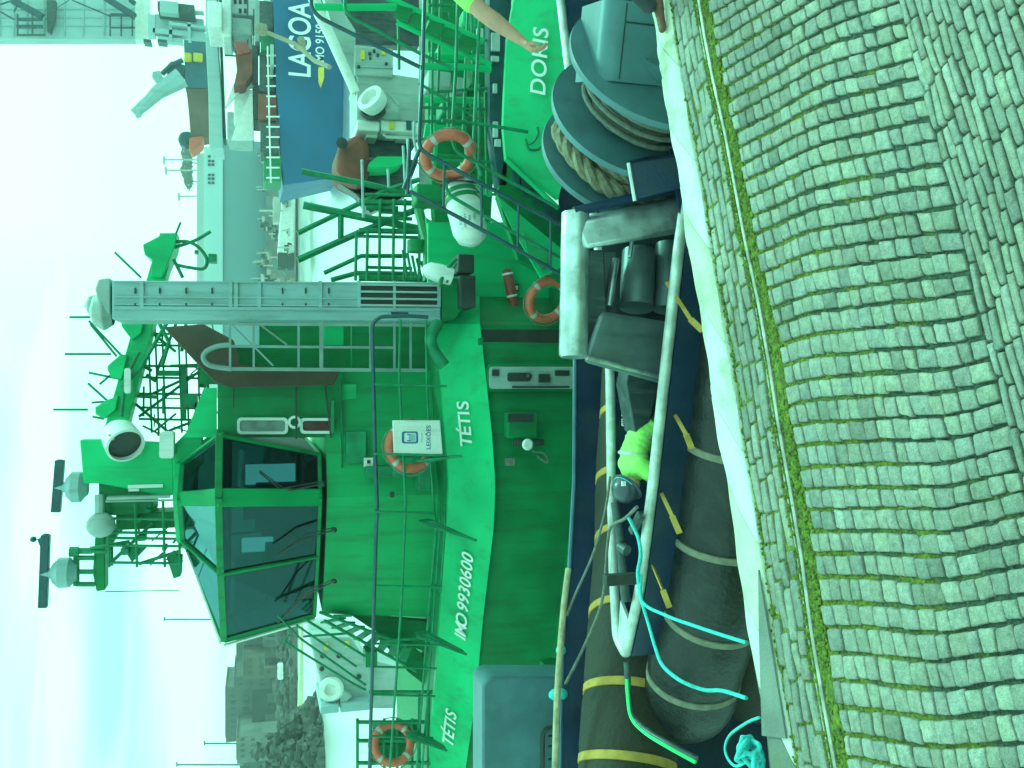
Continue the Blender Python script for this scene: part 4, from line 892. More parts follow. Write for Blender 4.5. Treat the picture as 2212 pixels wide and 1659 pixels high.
stanchion_rail('lower_rail', M['rail_green'], [[(920, 690, ry), (922, 830, ry), (930, 1000, ry), (936, 1080, ry), (942, 1140, 12.7), (930, 1280, 13.2), (918, 1420, 13.6), (900, 1660, 14.3), (888, 1900, 15)], [(950, 1080, ry + .05), (950, 1140, 12.7), (940, 1280, 13.2), (930, 1420, 13.6), (912, 1660, 14.3), (900, 1900, 15)], [(962, 1090, ry), (961, 1140, 12.7), (951, 1280, 13.2)]], [], .017, tet)
posts = []
for Y, d in ((830, 12.4), (980, 12.3), (1105, 12.45), (1265, 13.1), (1390, 13.5), (1440, 13.6), (1500, 13.8), (1590, 14.1)):
    posts.append([(808 - max(0, (Y - 1100)) * .02, Y, d), (965 - max(0, Y - 1050) * .055, Y + 4, d)])
stanchion_rail('stanchion', M['rail_green'], [], posts, .018, tet, .018)
# bent brackets reaching down over the band
for (X0, Y0, X1, Y1, d) in ((925, 1000, 1000, 985, 12.35), (935, 1133, 1030, 1168, 12.3), (925, 1378, 1008, 1414, 12.9), (905, 1597, 966, 1622, 13.9)):
    b = MB(); A_, B_ = P(X0 - 25, Y0 - 4, d), P(X1, Y1, d - .1); b.hexa([A_, P(X0, Y0 - 8, d), B_, P(X0, Y0, d)], [q + Vector((0, .25, 0)) for q in (A_, P(X0, Y0 - 8, d), B_, P(X0, Y0, d))])
    b.beam(A_, B_, .035); b.build('rail_bracket', M['rail_green'], tet)
# grey rounded box on the fore deck with a black hoop
b = MB(); b.slab([P(x, y, 10.0) for x, y in rrect(1042, 1462, 1320, 1900, 26, 6)], (0, .5, 0)); gb = b.build('deck_machinery_cover', M['grey'], tet, bevel=.03)
b = MB(); b.tube(fillet([P(1225, 1572, 9.85), P(1172, 1572, 9.85), P(1172, 1700, 9.85)], .12), .03, 8)
for Y in (1590, 1612, 1640): b.tube([P(1185, Y, 9.9), P(1205, Y, 9.9)], .015, 6)
b.build('hoop', M['dark'], gb)
b = MB(); b.ball(P(1250, 1545, 9.4), .05, 8); b.ball(P(1212, 1405, 9.3), .06, 8); b.ball(P(1206, 1500, 9.1), .07, 10, (1, 1, 1.6)); b.build('float', M['rope_cyan'], tet)
# ---- mast, radars, lights and aerials above the wheelhouse
my = 15.3
b = MB(); b.hexa([P(345, 503, my), P(383, 503, my), P(262, 965, my), P(214, 965, my)], [p + Vector((0, .5, 0)) for p in (P(345, 503, my), P(383, 503, my), P(262, 965, my), P(214, 965, my))]); mast = b.build('signal_mast', M['green'], tet, bevel=.01)
for g in ([(308, 528), (357, 503), (382, 506), (377, 535), (350, 600), (326, 598), (328, 560), (312, 550)], [(262, 694), (280, 690), (310, 695), (305, 720), (285, 735), (262, 705)], [(232, 790), (262, 764), (275, 770), (262, 820), (240, 815), (232, 800)], [(205, 880), (228, 865), (255, 855), (250, 885), (225, 905), (206, 895)]):
    MB().plate(g, my - .12, .75).build('gusset', M['green'], mast, bevel=.015)
b = MB()
for (X0, Y0, X1, Y1) in ((305, 600, 248, 545), (262, 768, 192, 693), (252, 770, 195, 700), (232, 866, 190, 828), (265, 820, 192, 805), (226, 868, 198, 870), (225, 905, 200, 900), (215, 830, 245, 805), (240, 765, 140, 765), (150, 685, 195, 685), (380, 505, 390, 480), (190, 885, 115, 885)):
    b.tube([P(X0, Y0, my), P(X1, Y1, my)], .02, 5)
b.build('aerial', M['rail_green'], mast)
b = MB()
for l in ([(375, 535), (420, 520), (455, 500)], [(380, 522), (405, 522), (430, 535), (447, 560), (440, 580), (410, 578), (380, 572)], [(375, 560), (390, 590), (395, 600)]): b.tube(curve([P(x, y, my) for x, y in l], 6), .028, 8)
b.pxbox(450, 548, 468, 566, my - .1, .25); b.pxbox(420, 540, 428, 548, my, .1)
for l in ([(345, 700), (365, 740), (350, 790)], [(300, 760), (270, 820), (262, 900)], [(262, 835), (300, 800), (365, 690)]): b.tube([P(x, y, my - .2) for x, y in l], .035, 6)
b.build('cable_arm', M['rail_green'], mast)
b = MB()
for X in (320, 335, 350, 385, 400, 425, 445): b.tube([P(X, 705, my + .6), P(X + 8, 935, my + .3)], .018, 6)
for Y in (720, 745, 790, 815, 850, 880, 905): b.tube([P(300, Y, my + .5), P(465, Y + 3, my + .5)], .02, 6)
for (X0, Y0, X1, Y1) in ((300, 900, 460, 780), (330, 850, 440, 800), (340, 940, 470, 890), (305, 700, 380, 760), (380, 700, 340, 800), (290, 870, 360, 930), (400, 700, 465, 790)): b.tube([P(X0, Y0, my + .4), P(X1, Y1, my + .4)], .026, 6)
b.pxbox(390, 788, 402, 905, my + .3, .1); b.pxbox(340, 800, 385, 812, my + .2, .3); b.pxbox(420, 870, 460, 930, my, .2); b.pxbox(395, 850, 425, 880, my, .3)
b.build('lattice', M['rail_green'], mast)
b = MB(); b.plate([(172, 950), (215, 950), (375, 958), (375, 1070), (345, 1070), (215, 1045), (180, 1045)], my - .5, .3); b.plate([(372, 965), (435, 900), (440, 1000), (375, 1060)], my - .6, .2); b.build('mast_panel', M['green'], mast, bevel=.02)
b = MB(); b.pxbox(213, 1018, 330, 1110, my - .3, .8); b.pxbox(250, 1110, 385, 1140, my - .2, .6); b.plate([(205, 1160), (227, 1160), (227, 1275), (208, 1278), (200, 1240)], my, .35); b.plate([(225, 1150), (300, 1100), (340, 1095), (270, 1120), (240, 1180)], my, .3); b.build('mast_housing', M['green_dark'], mast, bevel=.02)
b = MB(); b.box(*(lambda p: (p.x - .02, p.x + .02, p.y - .1, p.y + .1, p.z - .9, p.z))(P(232, 1076, my - .6)))
b.beam(P(228, 1083, my - .6), P(388, 1080, my - .6), .03); b.build('pole', M['offwhite'], mast)
b = MB(); b.pxbox(276, 1048, 352, 1053, my - .55, .04); b.pxbox(277, 1056, 300, 1061, my - .55, .04); b.build('strip_lamp', M['letter'], mast)
b = MB()
for X in (232, 292, 352, 385): b.tube([P(X, 1080, my - .4), P(X + 4, 1225, my - .4)], .022, 6)
for Y in (1120, 1150, 1162, 1178, 1215): b.tube([P(232, Y, my - .4), P(392, Y + 2, my - .4)], .022, 6)
for (X0, Y0, X1, Y1) in ((240, 1215, 330, 1130), (300, 1218, 390, 1190), (180, 1190, 240, 1192), (195, 1185, 280, 1170)): b.tube([P(X0, Y0, my - .3), P(X1, Y1, my - .3)], .03, 6)
b.plate([(270, 1190), (285, 1180), (315, 1185), (300, 1200), (285, 1215)], my - .3, .2); b.plate([(360, 1205), (372, 1195), (392, 1205), (390, 1245), (375, 1250)], my - .3, .3)
b.tube([P(165, 1205, my), P(205, 1205, my)], .04, 6); b.tube([P(165, 1262, my), P(205, 1262, my)], .04, 6); b.tube([P(165, 1235, my), P(205, 1235, my)], .04, 6); b.tube([P(165, 1203, my), P(165, 1265, my)], .05, 6)
b.tube([P(168, 1190, my), P(200, 1190, my)], .05, 8); b.tube([P(150, 1192, my), P(170, 1192, my)], .08, 8)
b.build('platform_rail', M['rail_green'], mast)
b = MB(); b.tube([P(227, 1278, my), P(388, 1275, my)], .008, 5); b.build('wire', M['rail_navy'], mast)
def radar(bx0, by0, bx1, by1, px0, px1, yc, y, foot):
    c = P((px0 + px1) / 2, yc, y); ztop = P(px0, yc, y).z; zbot = P(px1, yc, y).z; h_ = ztop - zbot
    b = MB(); b.lathe(Vector((c.x, y, zbot)), UP, [(.0, 0), (.13, 0), (.16, h_ * .12), (.24, h_ * .3), (.24, h_ * .68), (.15, h_ * .92), (.08, h_), (.07, h_ + .14), (0, h_ + .14)], 16); rd = b.build('radar', M['colgrey'], mast, smooth=30)
    A_, B_ = P(bx0, by0, y), P(bx1, by1, y); b = MB(); b.beam(A_, B_, .14, .13); b.tube([A_ * .99 + B_ * .01, A_ - (B_ - A_) * .015], .05, 8); b.build('scanner_bar', M['rail_navy'], rd, bevel=.03)
    return rd
radar(130, 994, 121, 1106, 140, 190, 1052, my - .3, 0); radar(99, 1155, 93, 1312, 109, 168, 1237, my, 0)
b = MB(); b.plate([(80, 1165), (92, 1162), (92, 1178), (88, 1185)], my, .15); b.ball(P(72, 1165, my), .05, 8); b.build('lamp', M['rail_navy'], mast)
b = MB(); b.ball(P(218, 1134, my - .5), .2, 14, (1, 1, 1.05)); b.tube([P(215, 1110, my - .5), P(215, 1070, my - .4)], .07, 8); b.build('dome', M['offwhite'], mast)
b = MB(); ax = (P(278, 975, my - .9) - P(250, 935, my - .6)).normalized(); c = P(262, 947, my - .7)
b.lathe(c, ax + Vector((0, -.35, 0)), [(0, -.24), (.2, -.23), (.26, -.12), (.28, .12), (.285, .22), (.25, .23), (.25, .12), (0, .1)], 28); sl_ = b.build('searchlight', M['white'], mast)
b = MB(); b.tube([c, P(300, 975, my - .5), P(315, 985, my - .4)], .04, 8); b.beam(P(235, 938, my - 1.0), P(246, 950, my - 1.0), .03); b.build('yoke', M['offwhite'], sl_)
b = MB(); b.lathe(c + (ax + Vector((0, -.35, 0))).normalized() * .12, ax + Vector((0, -.35, 0)), [(0, 0), (.245, .0), (.245, .03), (0, .04)], 24); b.build('lens', M['dark'], sl_)
b = MB(); b.plate(rrect(344, 933, 375, 990, 6), my - .9, .3); b.plate(rrect(268, 795, 282, 850, 5), my - .3, .2); b.build('antenna_housing', M['white'], mast)
rgm = random.Random(9); 
for (xa, xb, ya, yb, cnt, yy) in ((285, 465, 700, 940, 26, my + .3), (228, 395, 1085, 1222, 18, my - .2)):
    for i in range(cnt):
        x0, y0 = rgm.uniform(xa, xb), rgm.uniform(ya, yb); a_ = rgm.choice([0, 0, 1.57, 1.57, .6, -.7]) + rgm.uniform(-.06, .06); l_ = rgm.uniform(20, 75); x1 = min(max(x0 + math.cos(a_) * l_, xa), xb); y1 = min(max(y0 + math.sin(a_) * l_, ya), yb)
        MB().tube([P(x0, y0, yy), P(x1, y1, yy + rgm.uniform(-.2, .3))], rgm.choice([.012, .018, .03]), 6).build('bar', M['rail_green'], mast)
    for i in range(5):
        x0, y0 = rgm.uniform(xa + 20, xb - 20), rgm.uniform(ya, yb - 15); MB().pxbox(x0, y0, x0 + rgm.uniform(8, 18), y0 + rgm.uniform(8, 16), yy - .2, .25).build('fitting', M[rgm.choice(['green_dark', 'rail_green', 'dark'])], mast, bevel=.01)
# crosswise green A frame and stairs left of the block
b = MB(); sy = 14.6
for (X0, Y0, X1, Y1, r_) in ((655, 1335, 800, 1425, .022), (640, 1350, 770, 1440, .02), (600, 1330, 650, 1380, .018), (650, 1380, 790, 1480, .02), (690, 1322, 880, 1395, .028), (700, 1340, 900, 1450, .028), (720, 1330, 760, 1330, .022), (655, 1375, 755, 1368, .02)):
    b.tube([P(X0, Y0, sy), P(X1, Y1, sy)], r_, 6)
b.tube(curve([P(625, 1370, sy), P(615, 1385, sy), (P(630, 1395, sy)), P(760, 1475, sy), P(790, 1490, sy)], 6), .02, 6)
for k in range(8): b.beam(P(740 + k * 20, 1335 + k * 9, sy), P(700 + k * 24, 1345 + k * 12 , sy + .4), .03, .15)
b.tube([P(797, 1495, sy), P(948, 1495, sy)], .032, 6); b.tube([P(820, 1385, sy), P(955, 1375, sy)], .03, 6)
b.build('stair', M['rail_green'], tet)
b = MB(); b.plate([(820, 1380), (870, 1380), (940, 1440), (930, 1490), (880, 1450)], 15.4, .2); b.plate([(760, 1330), (950, 1345), (950, 1420), (820, 1370)], 15.0, .2); b.pxbox(790, 1410, 815, 1440, 14.5, .4); b.build('stair_housing', M['green_dark'], tet)
b = MB()
for X, Y in ((1,1),): pass
for Y in (1560, 1600, 1648): b.tube([P(770, Y, 14.9), P(940, Y, 14.9)], .035, 6)
for X in (772, 800, 830, 858, 890): b.tube([P(X, 1553, 14.9), P(X, 1900, 15.4)], .028, 6)
for X in (905, 925): b.beam(P(X, 1500, 14.9), P(X, 1700, 15), .1, .05)
b.build('end_rail', M['rail_green'], tet)
b = MB(); b.pxbox(806, 1572, 910, 1605, 15.2, .2); b.pxbox(800, 1612, 880, 1645, 15.1, .2); b.build('rail_board', M['green_dark'], tet, bevel=.01)
# ---------------------------------------------------------------- board hung on the rail
bd = empty('sign_board', P(955, 950, 12.3), 'white board with blue square emblem and word LEIXÕES, hung on a green rail', 'sign')
cs = [P(848, 908, 12.3), P(951, 908, 12.3), P(957, 982, 12.3), P(851, 984, 12.3)]
MB().slab(cs, (0, .04, 0)).build('board', M['white'], bd, bevel=.012)
cc = lambda X, Y: P(X, Y, 12.295)
NB = mat('board_blue', (.01, .13, .28), .5, var=.05, bump=0)
b = MB(); o = rrect(868, 932, 903, 958, 5, 5); i_ = rrect(873, 935, 899, 955, 3, 5); n = len(o); A_ = [cc(*q) for q in o]; B_ = [cc(*q) for q in i_]
b.v = A_ + B_; b.f = [(q, (q + 1) % n, n + (q + 1) % n, n + q) for q in range(n)]; b.build('emblem', NB, bd)
b = MB(); b.v = [P(883, 938, 12.294), P(897, 938, 12.294), P(897, 953, 12.294), P(883, 953, 12.294)]; b.f = [(0, 1, 2, 3)]; b.build('emblem_tile', mat('pale_blue', (.35, .5, .55), .5, bump=0), bd)
b = MB()
for Y in (938, 951): b.v += [P(879, Y, 12.293), P(887, Y, 12.293), P(887, Y + 2, 12.293), P(879, Y + 2, 12.293)]; k = len(b.v); b.f.append((k - 4, k - 3, k - 2, k - 1))
b.build('emblem_mark', NB, bd)
lettering('lettering', 'LEIXÕES', .085, cc(926, 945), Vector((1, 0, 0)), UP, NB, bd, bold=.0008, extr=.001, spacing=1.1)
lettering('lettering', 'PORTO DE', .028, cc(911, 945), Vector((1, 0, 0)), UP, mat('grey_lettering', (.3, .38, .38), .5, bump=0), bd, extr=.001)
# ---------------------------------------------------------------- the green tug DORIS, to the right
dor = empty('tug_boat', Vector((4, 11.5, WZ)), 'green tug named DORIS, its stern crowded with handrails, beyond the rope winch', 'tug boat')
b = MB(); A_ = [P(*q) for q in [(1112, -150, 11.6), (1110, 0, 11.6), (1096, 83, 11.5), (1090, 198, 11.5), (1087, 271, 11.55), (1093, 344, 11.7)]]
B_ = [P(*q) for q in [(1262, -150, 10.9), (1262, 0, 10.9), (1258, 83, 10.9), (1252, 198, 10.95), (1245, 271, 11.05), (1206, 430, 11.5)]]
n = 6; off = Vector((0, .1, 0)); b.v = A_ + B_ + [p + off for p in B_] + [p + off for p in A_]
for i in range(n - 1):
    for k in range(4): b.f.append((k * n + i, k * n + i + 1, ((k + 1) % 4) * n + i + 1, ((k + 1) % 4) * n + i))
b.f.append((n - 1, 2 * n - 1, 3 * n - 1, 4 * n - 1)); dband = b.build('bulwark', M['green'], dor)
up = (A_[3] - B_[3]).normalized(); lettering('lettering', 'DORIS', .30, (A_[2] + A_[3] + B_[2] + B_[3]) / 4 + Vector((.0, -.06, .06)), (A_[2] - A_[3]) * 1 + (B_[2] - B_[3]), up, M['letter'], dband, shear=.25, bold=.003, spacing=1.05)
b = MB(); b.slab([P(1262, -150, 10.95), P(1262, 60, 10.95), P(1245, 271, 11.1), P(1206, 430, 11.55), P(1230, 500, 11.6), Vector((2.6, 12.2, -1)), Vector((2.6, 19, -1)), Vector((9, 19, -1))], (0, 0, 0.05)); b = MB()
hpts = [P(1262, -150, 10.95), P(1258, 83, 10.95), P(1245, 271, 11.1), P(1206, 430, 11.55), P(1215, 560, 11.9)]
b.v = hpts + [Vector((p.x, p.y + .3, WZ - .4)) for p in hpts]; n = len(hpts)
for i in range(n - 1): b.f.append((i, i + 1, n + i + 1, n + i))
b.build('hull', M['navy_hull'], dor)
MB().tube([P(1093, 344, 11.65), P(1206, 450, 11.45)], .035, 8).build('edge_beam', M['green'], dor)
b = MB(); b.plate([(1090, 340), (1210, 452), (1260, 480), (1260, 640), (1120, 560), (1075, 425)], 12.4, .15); b.build('stern_recess', M['green_dark'], dor)
b = MB(); b.slab([P(1073, 422, 12.1), P(1222, 545, 11.7), P(1222, 572, 11.5), P(1168, 600, 11.6), P(1108, 495, 11.9)], (0, .08, -.02)); b.build('transom_plate', M['green'], dor)
b = MB(); b.slab([P(1130, 500, 11.75), P(1190, 550, 11.55), P(1172, 585, 11.55), P(1140, 545, 11.7)], (0, .03, 0)); b.build('panel', M['green_dark'], dor)
for (X0, Y0, X1, Y1) in ((1108, 365, 1118, 408), (1125, 382, 1140, 425), (1150, 402, 1165, 445), (1175, 425, 1190, 470), (1200, 450, 1205, 500)):
    b = MB(); b.plate([(X0, Y0), (X1, Y0 + 8), (X1 + 4, Y1), (X0 + 4, Y1 - 8)], 12.3, .08); b.build('freeing_port', M['rail_navy'], dor)
# mooring ring and small fittings on the bulwark
b = MB(); b.tube(curve([P(1135, 312, 11.4), P(1150, 308, 11.3), P(1162, 290, 11.2), P(1160, 275, 11.2)], 6), .02, 6); b.tube(curve([P(1135, 300, 11.3), P(1142, 322, 11.3), P(1160, 324, 11.3), P(1168, 318, 11.3)], 6), .018, 6); b.build('hook', M['rail_green'], dor)
# body behind the rails
b = MB(); b.plate([(925, -150), (925, 300), (940, 480), (1040, 600), (1060, 480), (1070, 300), (1070, -150)], 14.6, .3); b.build('deckhouse_wall', M['green_dark'], dor)
b = MB(); b.plate([(1058, -150), (1058, 260), (1078, 400), (1094, 400), (1098, 200), (1110, -150)], 12.4, .3); b.build('window_band', M['rail_navy'], dor)
for (X0, Y0, X1, Y1) in ((1062, 70, 1080, 110), (1062, 120, 1078, 132), (1066, 180, 1074, 200), (1066, 262, 1076, 296), (1070, 300, 1082, 316), (1030, 60, 1044, 90)):
    MB().pxbox(X0, Y0, X1, Y1, 12.3, .05).build('window', mat('window_glint', (.6, .65, .65), .2, bump=0), dor)  # white glints on the dark window band, painted as pale plates
b = MB(); b.plate([(920, 268), (915, 300), (1006, 300), (1008, 272)], 14.3, .1); b.plate([(920, 470), (1035, 535), (1035, 600), (980, 600), (930, 545)], 14.2, .1); b.build('light_panel', M['green'], dor)
for (X0, Y0, X1, Y1, m) in ((955, 215, 1010, 250, 'rail_green'), (1012, 222, 1048, 252, 'rail_green'), (940, 330, 1030, 375, 'green_dark'), (900, 395, 960, 440, 'green_dark'), (925, 150, 975, 190, 'offwhite'), (985, 165, 1008, 200, 'offwhite'), (1000, 20, 1030, 60, 'green'), (935, 20, 970, 60, 'green_dark'), (950, 90, 985, 130, 'green'), (1020, 100, 1050, 190, 'green_dark')):
    MB().pxbox(X0, Y0, X1, Y1, 13.4, .5).build('deck_box', M[m], dor, bevel=.03)
def rails(name, m, lines, r, parent, y=None):
    for l in lines:
        pts = [P(*(q if len(q) > 2 else (q[0], q[1], y))) for q in l]
        MB().tube(fillet(pts, .1) if len(pts) > 2 else pts, r, 8).build(name, M[m], parent)
rails('handrail', 'rail_green', [[(745, -40), (745, 22), (760, 38), (910, 117), (975, 147)], [(990, -40), (985, 150), (976, 291), (982, 326), (1153, 420), (1206, 450)], [(962, 385), (966, 419), (1070, 480), (1219, 562)], [(1040, -40), (1030, 160), (1022, 330), (1040, 380)], [(955, 260), (1040, 268), (1140, 285)]], .024, dor, 11.3)
rails('stair_stringer', 'green', [[(857, 46), (1042, 133), (1060, 142)], [(790, -30), (857, 5), (1045, 90)], [(679, 15), (760, 16), (857, 15)], [(908, 143), (1010, 145), (1060, 150)]], .05, dor, 11.9)
rails('post', 'rail_green', [[(905, 300), (1025, 305)], [(935, -20), (932, 330)], [(1005, 300), (1008, 380)], [(1035, 180), (1035, 400)], [(860, 30), (862, 150)], [(905, 180), (1040, 262)], [(905, 262), (1010, 262)], [(905, 232), (1060, 236)], [(952, -20), (946, 200)], [(1012, -20), (1000, 300)], [(1048, 200), (1052, 420)], [(1150, 480), (1120, 530)], [(1160, 385), (1100, 430)], [(925, 10), (1050, 14)], [(925, 85), (1060, 87)], [(870, 45), (900, 20)], [(925, 200), (1055, 190)], [(1018, -20), (1022, 160)], [(968, 200), (968, 300)], [(1060, 420), (1140, 420)], [(925, 345), (1060, 350)]], .022, dor, 12.6)
rails('pipe', 'green', [[(935, 250), (940, 300), (935, 360)], [(1000, 350), (1015, 400), (1060, 420)], [(925, 120), (1055, 125)], [(905, 215), (1060, 217)]], .05, dor, 13.0)
# step treads of the ladder
for k in range(5):
    MB().beam(P(880 + k * 34, 8 + k * 17, 11.9), P(865 + k * 34, 42 + k * 17, 11.8), .03, .2).build('step', M['green_dark'], dor)
# far green frame over the water
for l, r_ in (([(651, 370), (790, 397), (909, 425)], .055), ([(655, 443), (889, 491), (964, 504), (1000, 520)], .07), ([(643, 504), (790, 433), (829, 413), (905, 388)], .05), ([(643, 562), (782, 500), (919, 445)], .065), ([(736, 463), (736, 514)], .06), ([(700, 590), (780, 553), (880, 553)], .045), ([(715, 605), (770, 590), (900, 592)], .05)):
    MB().tube([P(x, y, 16) for x, y in l], r_, 6).build('frame_arm', M['rail_green'], dor)
for X in (770, 794, 821, 851, 875, 907): MB().tube([P(X, 500 if X < 800 else 430, 15.6), P(X - 2, 606, 15.6)], .03, 6).build('post', M['rail_green'], dor)
for Y, X0, X1, r_ in ((436, 775, 905, .05), (448, 790, 860, .05), (470, 770, 890, .035), (498, 775, 940, .05), (510, 770, 907, .03), (577, 790, 890, .03), (600, 775, 925, .06), (420, 790, 900, .03), (458, 820, 890, .03)):
    MB().tube([P(X0, Y, 15.7), P(X1, Y + 3, 15.7)], r_, 6).build('rail', M['rail_green'], dor)
b = MB(); b.tube([P(905, 455, 15), P(925, 530, 14.5), P(925, 610, 14.2)], .09, 8); b.lathe(P(900, 545, 14.6), Vector((1, 0, 0)), [(0, 0), (.16, 0), (.16, .2), (0, .2)], 14); b.build('fire_main', M['green_dark'], dor)
for k in range(5): MB().beam(P(870 + 10 * k, 540 + 6 * k, 14.8), P(880 + 10 * k, 600, 14.8), .04).build('rail', M['rail_green'], dor)
rails('pale_pipe', 'colgrey', [[(871, 315), (876, 408)], [(880, 300), (887, 400), (895, 432)], [(895, 262), (894, 300), (900, 330)], [(782, 345), (785, 470)], [(838, 365), (840, 405)]], .025, dor, 15.2)
# gangway with navy handrails climbing across
gw = empty('gangway', P(1210, 560, 11.4), 'steep ladder with dark blue handrails in front of the green tug DORIS', 'gangway')
for l in ([(672, -40), (672, 17), (690, 38), (907, 145)], [(918, -60), (913, 150), (904, 322), (1070, 413), (1219, 490)], [(885, 413), (1070, 512), (1219, 597)], [(872, 408), (905, 325)], [(885, 300), (880, 420)]):
    pts = [P(x, y, 11.0 if x < 1000 or True else 11) for x, y in l]; MB().tube(fillet(pts, .12) if len(pts) > 2 else pts, .027, 8).build('handrail', M['rail_navy'], gw)
for (X0, Y0, X1, Y1) in ((960, 352, 958, 448), (1040, 398, 1040, 496), (1120, 440, 1118, 536), (1190, 476, 1188, 578)):
    MB().tube([P(X0, Y0, 11.0), P(X1, Y1, 11.0)], .018, 6).build('stanchion', M['rail_navy'], gw)
# ---------------------------------------------------------------- liferaft canister
lr = empty('liferaft_canister', P(1030, 470, 11.6), 'white liferaft canister lying in a green cradle below the large orange lifebuoy', 'liferaft')
c0, c1_ = P(992, 402, 11.8), P(1018, 512, 11.5); ax = (c1_ - c0).normalized(); ln = (c1_ - c0).length
MB().lathe(c0, ax, [(0, -.06), (.16, -.05), (.21, .02), (.235, .12), (.24, ln * .5), (.245, ln * .5), (.245, ln * .54), (.24, ln * .54), (.235, ln - .1), (.19, ln + .03), (.1, ln + .1), (0, ln + .11)], 28).build('canister', M['white'], lr)
for t_ in (.16, .28): MB().lathe(c0 + ax * ln * t_, ax, [(.243, 0), (.252, 0), (.252, .06), (.243, .06)], 24).build('strap', M['green_dark'], lr)
b = MB(); b.pxbox(968, 380, 1020, 392, 11.6, .3); b.build('end_plate', M['white'], lr); MB().pxbox(962, 387, 1030, 391, 11.5, .5).build('cradle', M['dark'], lr)
for k in range(4): lettering('label_text', ['SOLAS', 'LIFERAFT', '25 PERS', 'SERVICED'][k], .045, P(995 + k * 10, 476, 11.33) + Vector((0, -.0, 0)), (1, 0, 0), UP, M['rail_navy'], lr, extr=.001)
# ---------------------------------------------------------------- lifebuoys
def make_buoy():
    r = empty('lifebuoy', (0, 0, 0)); n = 40; rr = .305; tr = .07
    b = MB(); b.tube([Vector((math.cos(2 * math.pi * k / n) * rr, 0, math.sin(2 * math.pi * k / n) * rr)) for k in range(n)], tr, 12, closed=True); b.build('ring', M['orange'], r)
    for q in range(4):
        a0 = math.pi / 4 + q * math.pi / 2; b = MB(); b.tube([Vector((math.cos(a0 + d) * rr, 0, math.sin(a0 + d) * rr)) for d in (-.09, -.03, .03, .09)], tr * 1.03, 12); b.build('reflective_band', M['hiviz_strip'], r)
        pts = [Vector((math.cos(a0 + d) * (rr + tr * 1.15 + .03 * math.sin((d) / (math.pi / 2) * math.pi)), -.02, math.sin(a0 + d) * (rr + tr * 1.15 + .03 * math.sin(d / (math.pi / 2) * math.pi)))) for d in [math.pi / 2 * k / 6 for k in range(7)]]
        MB().tube(pts, .009, 6).build('grab_line', M['rope'], r)
    return r
b0 = make_buoy(); G_ = 'orange lifebuoys on the tugs'
spots = [((968, 336, 11.4), (0, 0, R(-44)), 'large orange lifebuoy behind green handrails at the right, above the white canister'),
         ((885, 966, 12.6), (R(8), 0, R(10)), 'orange lifebuoy half hidden behind the white board with the blue emblem'),
         ((1183, 648, 12.6), (R(10), 0, R(-25)), 'orange lifebuoy below the red cylinder, partly hidden by the steel bitt'),
         ((848, 1606, 14.8), (R(4), 0, R(30)), 'orange lifebuoy behind green boards on the railing at the far left')]
for i, (pp_, rot, lab) in enumerate(spots):
    o = b0 if i == 0 else copy_tree(b0)
    o.location = P(*pp_); o.rotation_euler = rot; tag(o, lab, 'lifebuoy', G_)
# ---------------------------------------------------------------- people
def figure(name_root, loc, label, parts):
    r = empty('person', loc, label, 'person', None)
    for (nm, m, build) in parts:
        b = MB(); build(b); o = b.build(nm, m, r)
        md = o.modifiers.new('skin', 'REMESH'); md.mode = 'VOXEL'; md.voxel_size = .0085; md.use_smooth_shade = True
        sm = o.modifiers.new('smooth', 'SMOOTH'); sm.iterations = 3; sm.factor = .5
    return r
def limb(b, pts, rad, n=14):
    b.tube(pts, rad, n)
    for p, r_ in zip(pts, rad): b.ball(p, r_ * .99, n)
def hand(b, wrist, d, side, s=1.0):       # palm, four bent fingers, thumb from the side
    d = d.normalized(); side = (side - d * side.dot(d)).normalized(); nrm = d.cross(side).normalized()
    for k in range(5): b.ball(wrist + d * (.02 + .017 * k) * s + side * .008, .026 * s, 10, (1, 1, 1))
    for k, (o_, L_) in enumerate(((-.030, .062), (-.010, .074), (.011, .078), (.031, .070))):
        p0 = wrist + d * .085 * s + side * o_ * s; b.tube([p0 - d * .03, p0, p0 + (d * .5 - nrm * .15) * L_ * s * .8, p0 + (d * .8 - nrm * .55) * L_ * s * .9, p0 + (d * .75 - nrm * .95) * L_ * s], [.011, .0105, .010, .009, .007], 8)
    t0 = wrist + d * .035 * s + side * .03 * s; b.tube([t0, t0 + (d * .5 + side * .7) * .04 * s, t0 + (d * 1.1 + side * .6 - nrm * .3) * .06 * s, t0 + (d * 1.3 + side * .35 - nrm * .5) * .07 * s], [.016, .014, .011, .008], 8)
def head(b, c, face, upd, r=.1):
    face = face.normalized(); upd = upd.normalized(); sd_ = upd.cross(face).normalized()
    b.ball(c + upd * .015, r, 18, (.86, .98, 1.1)); b.ball(c + face * .03 - upd * .05, r * .72, 14)
    b.tube([c + face * .085 + upd * .02, c + face * .115 - upd * .015], [.010, .016], 8); b.ball(c + face * .088 - upd * .055, .022, 8, (1.2, 1, .6))
    for s_ in (-1, 1): b.ball(c + sd_ * .085 * s_, .024, 8); b.ball(c + face * .082 + sd_ * .032 * s_ + upd * .012, .014, 8)
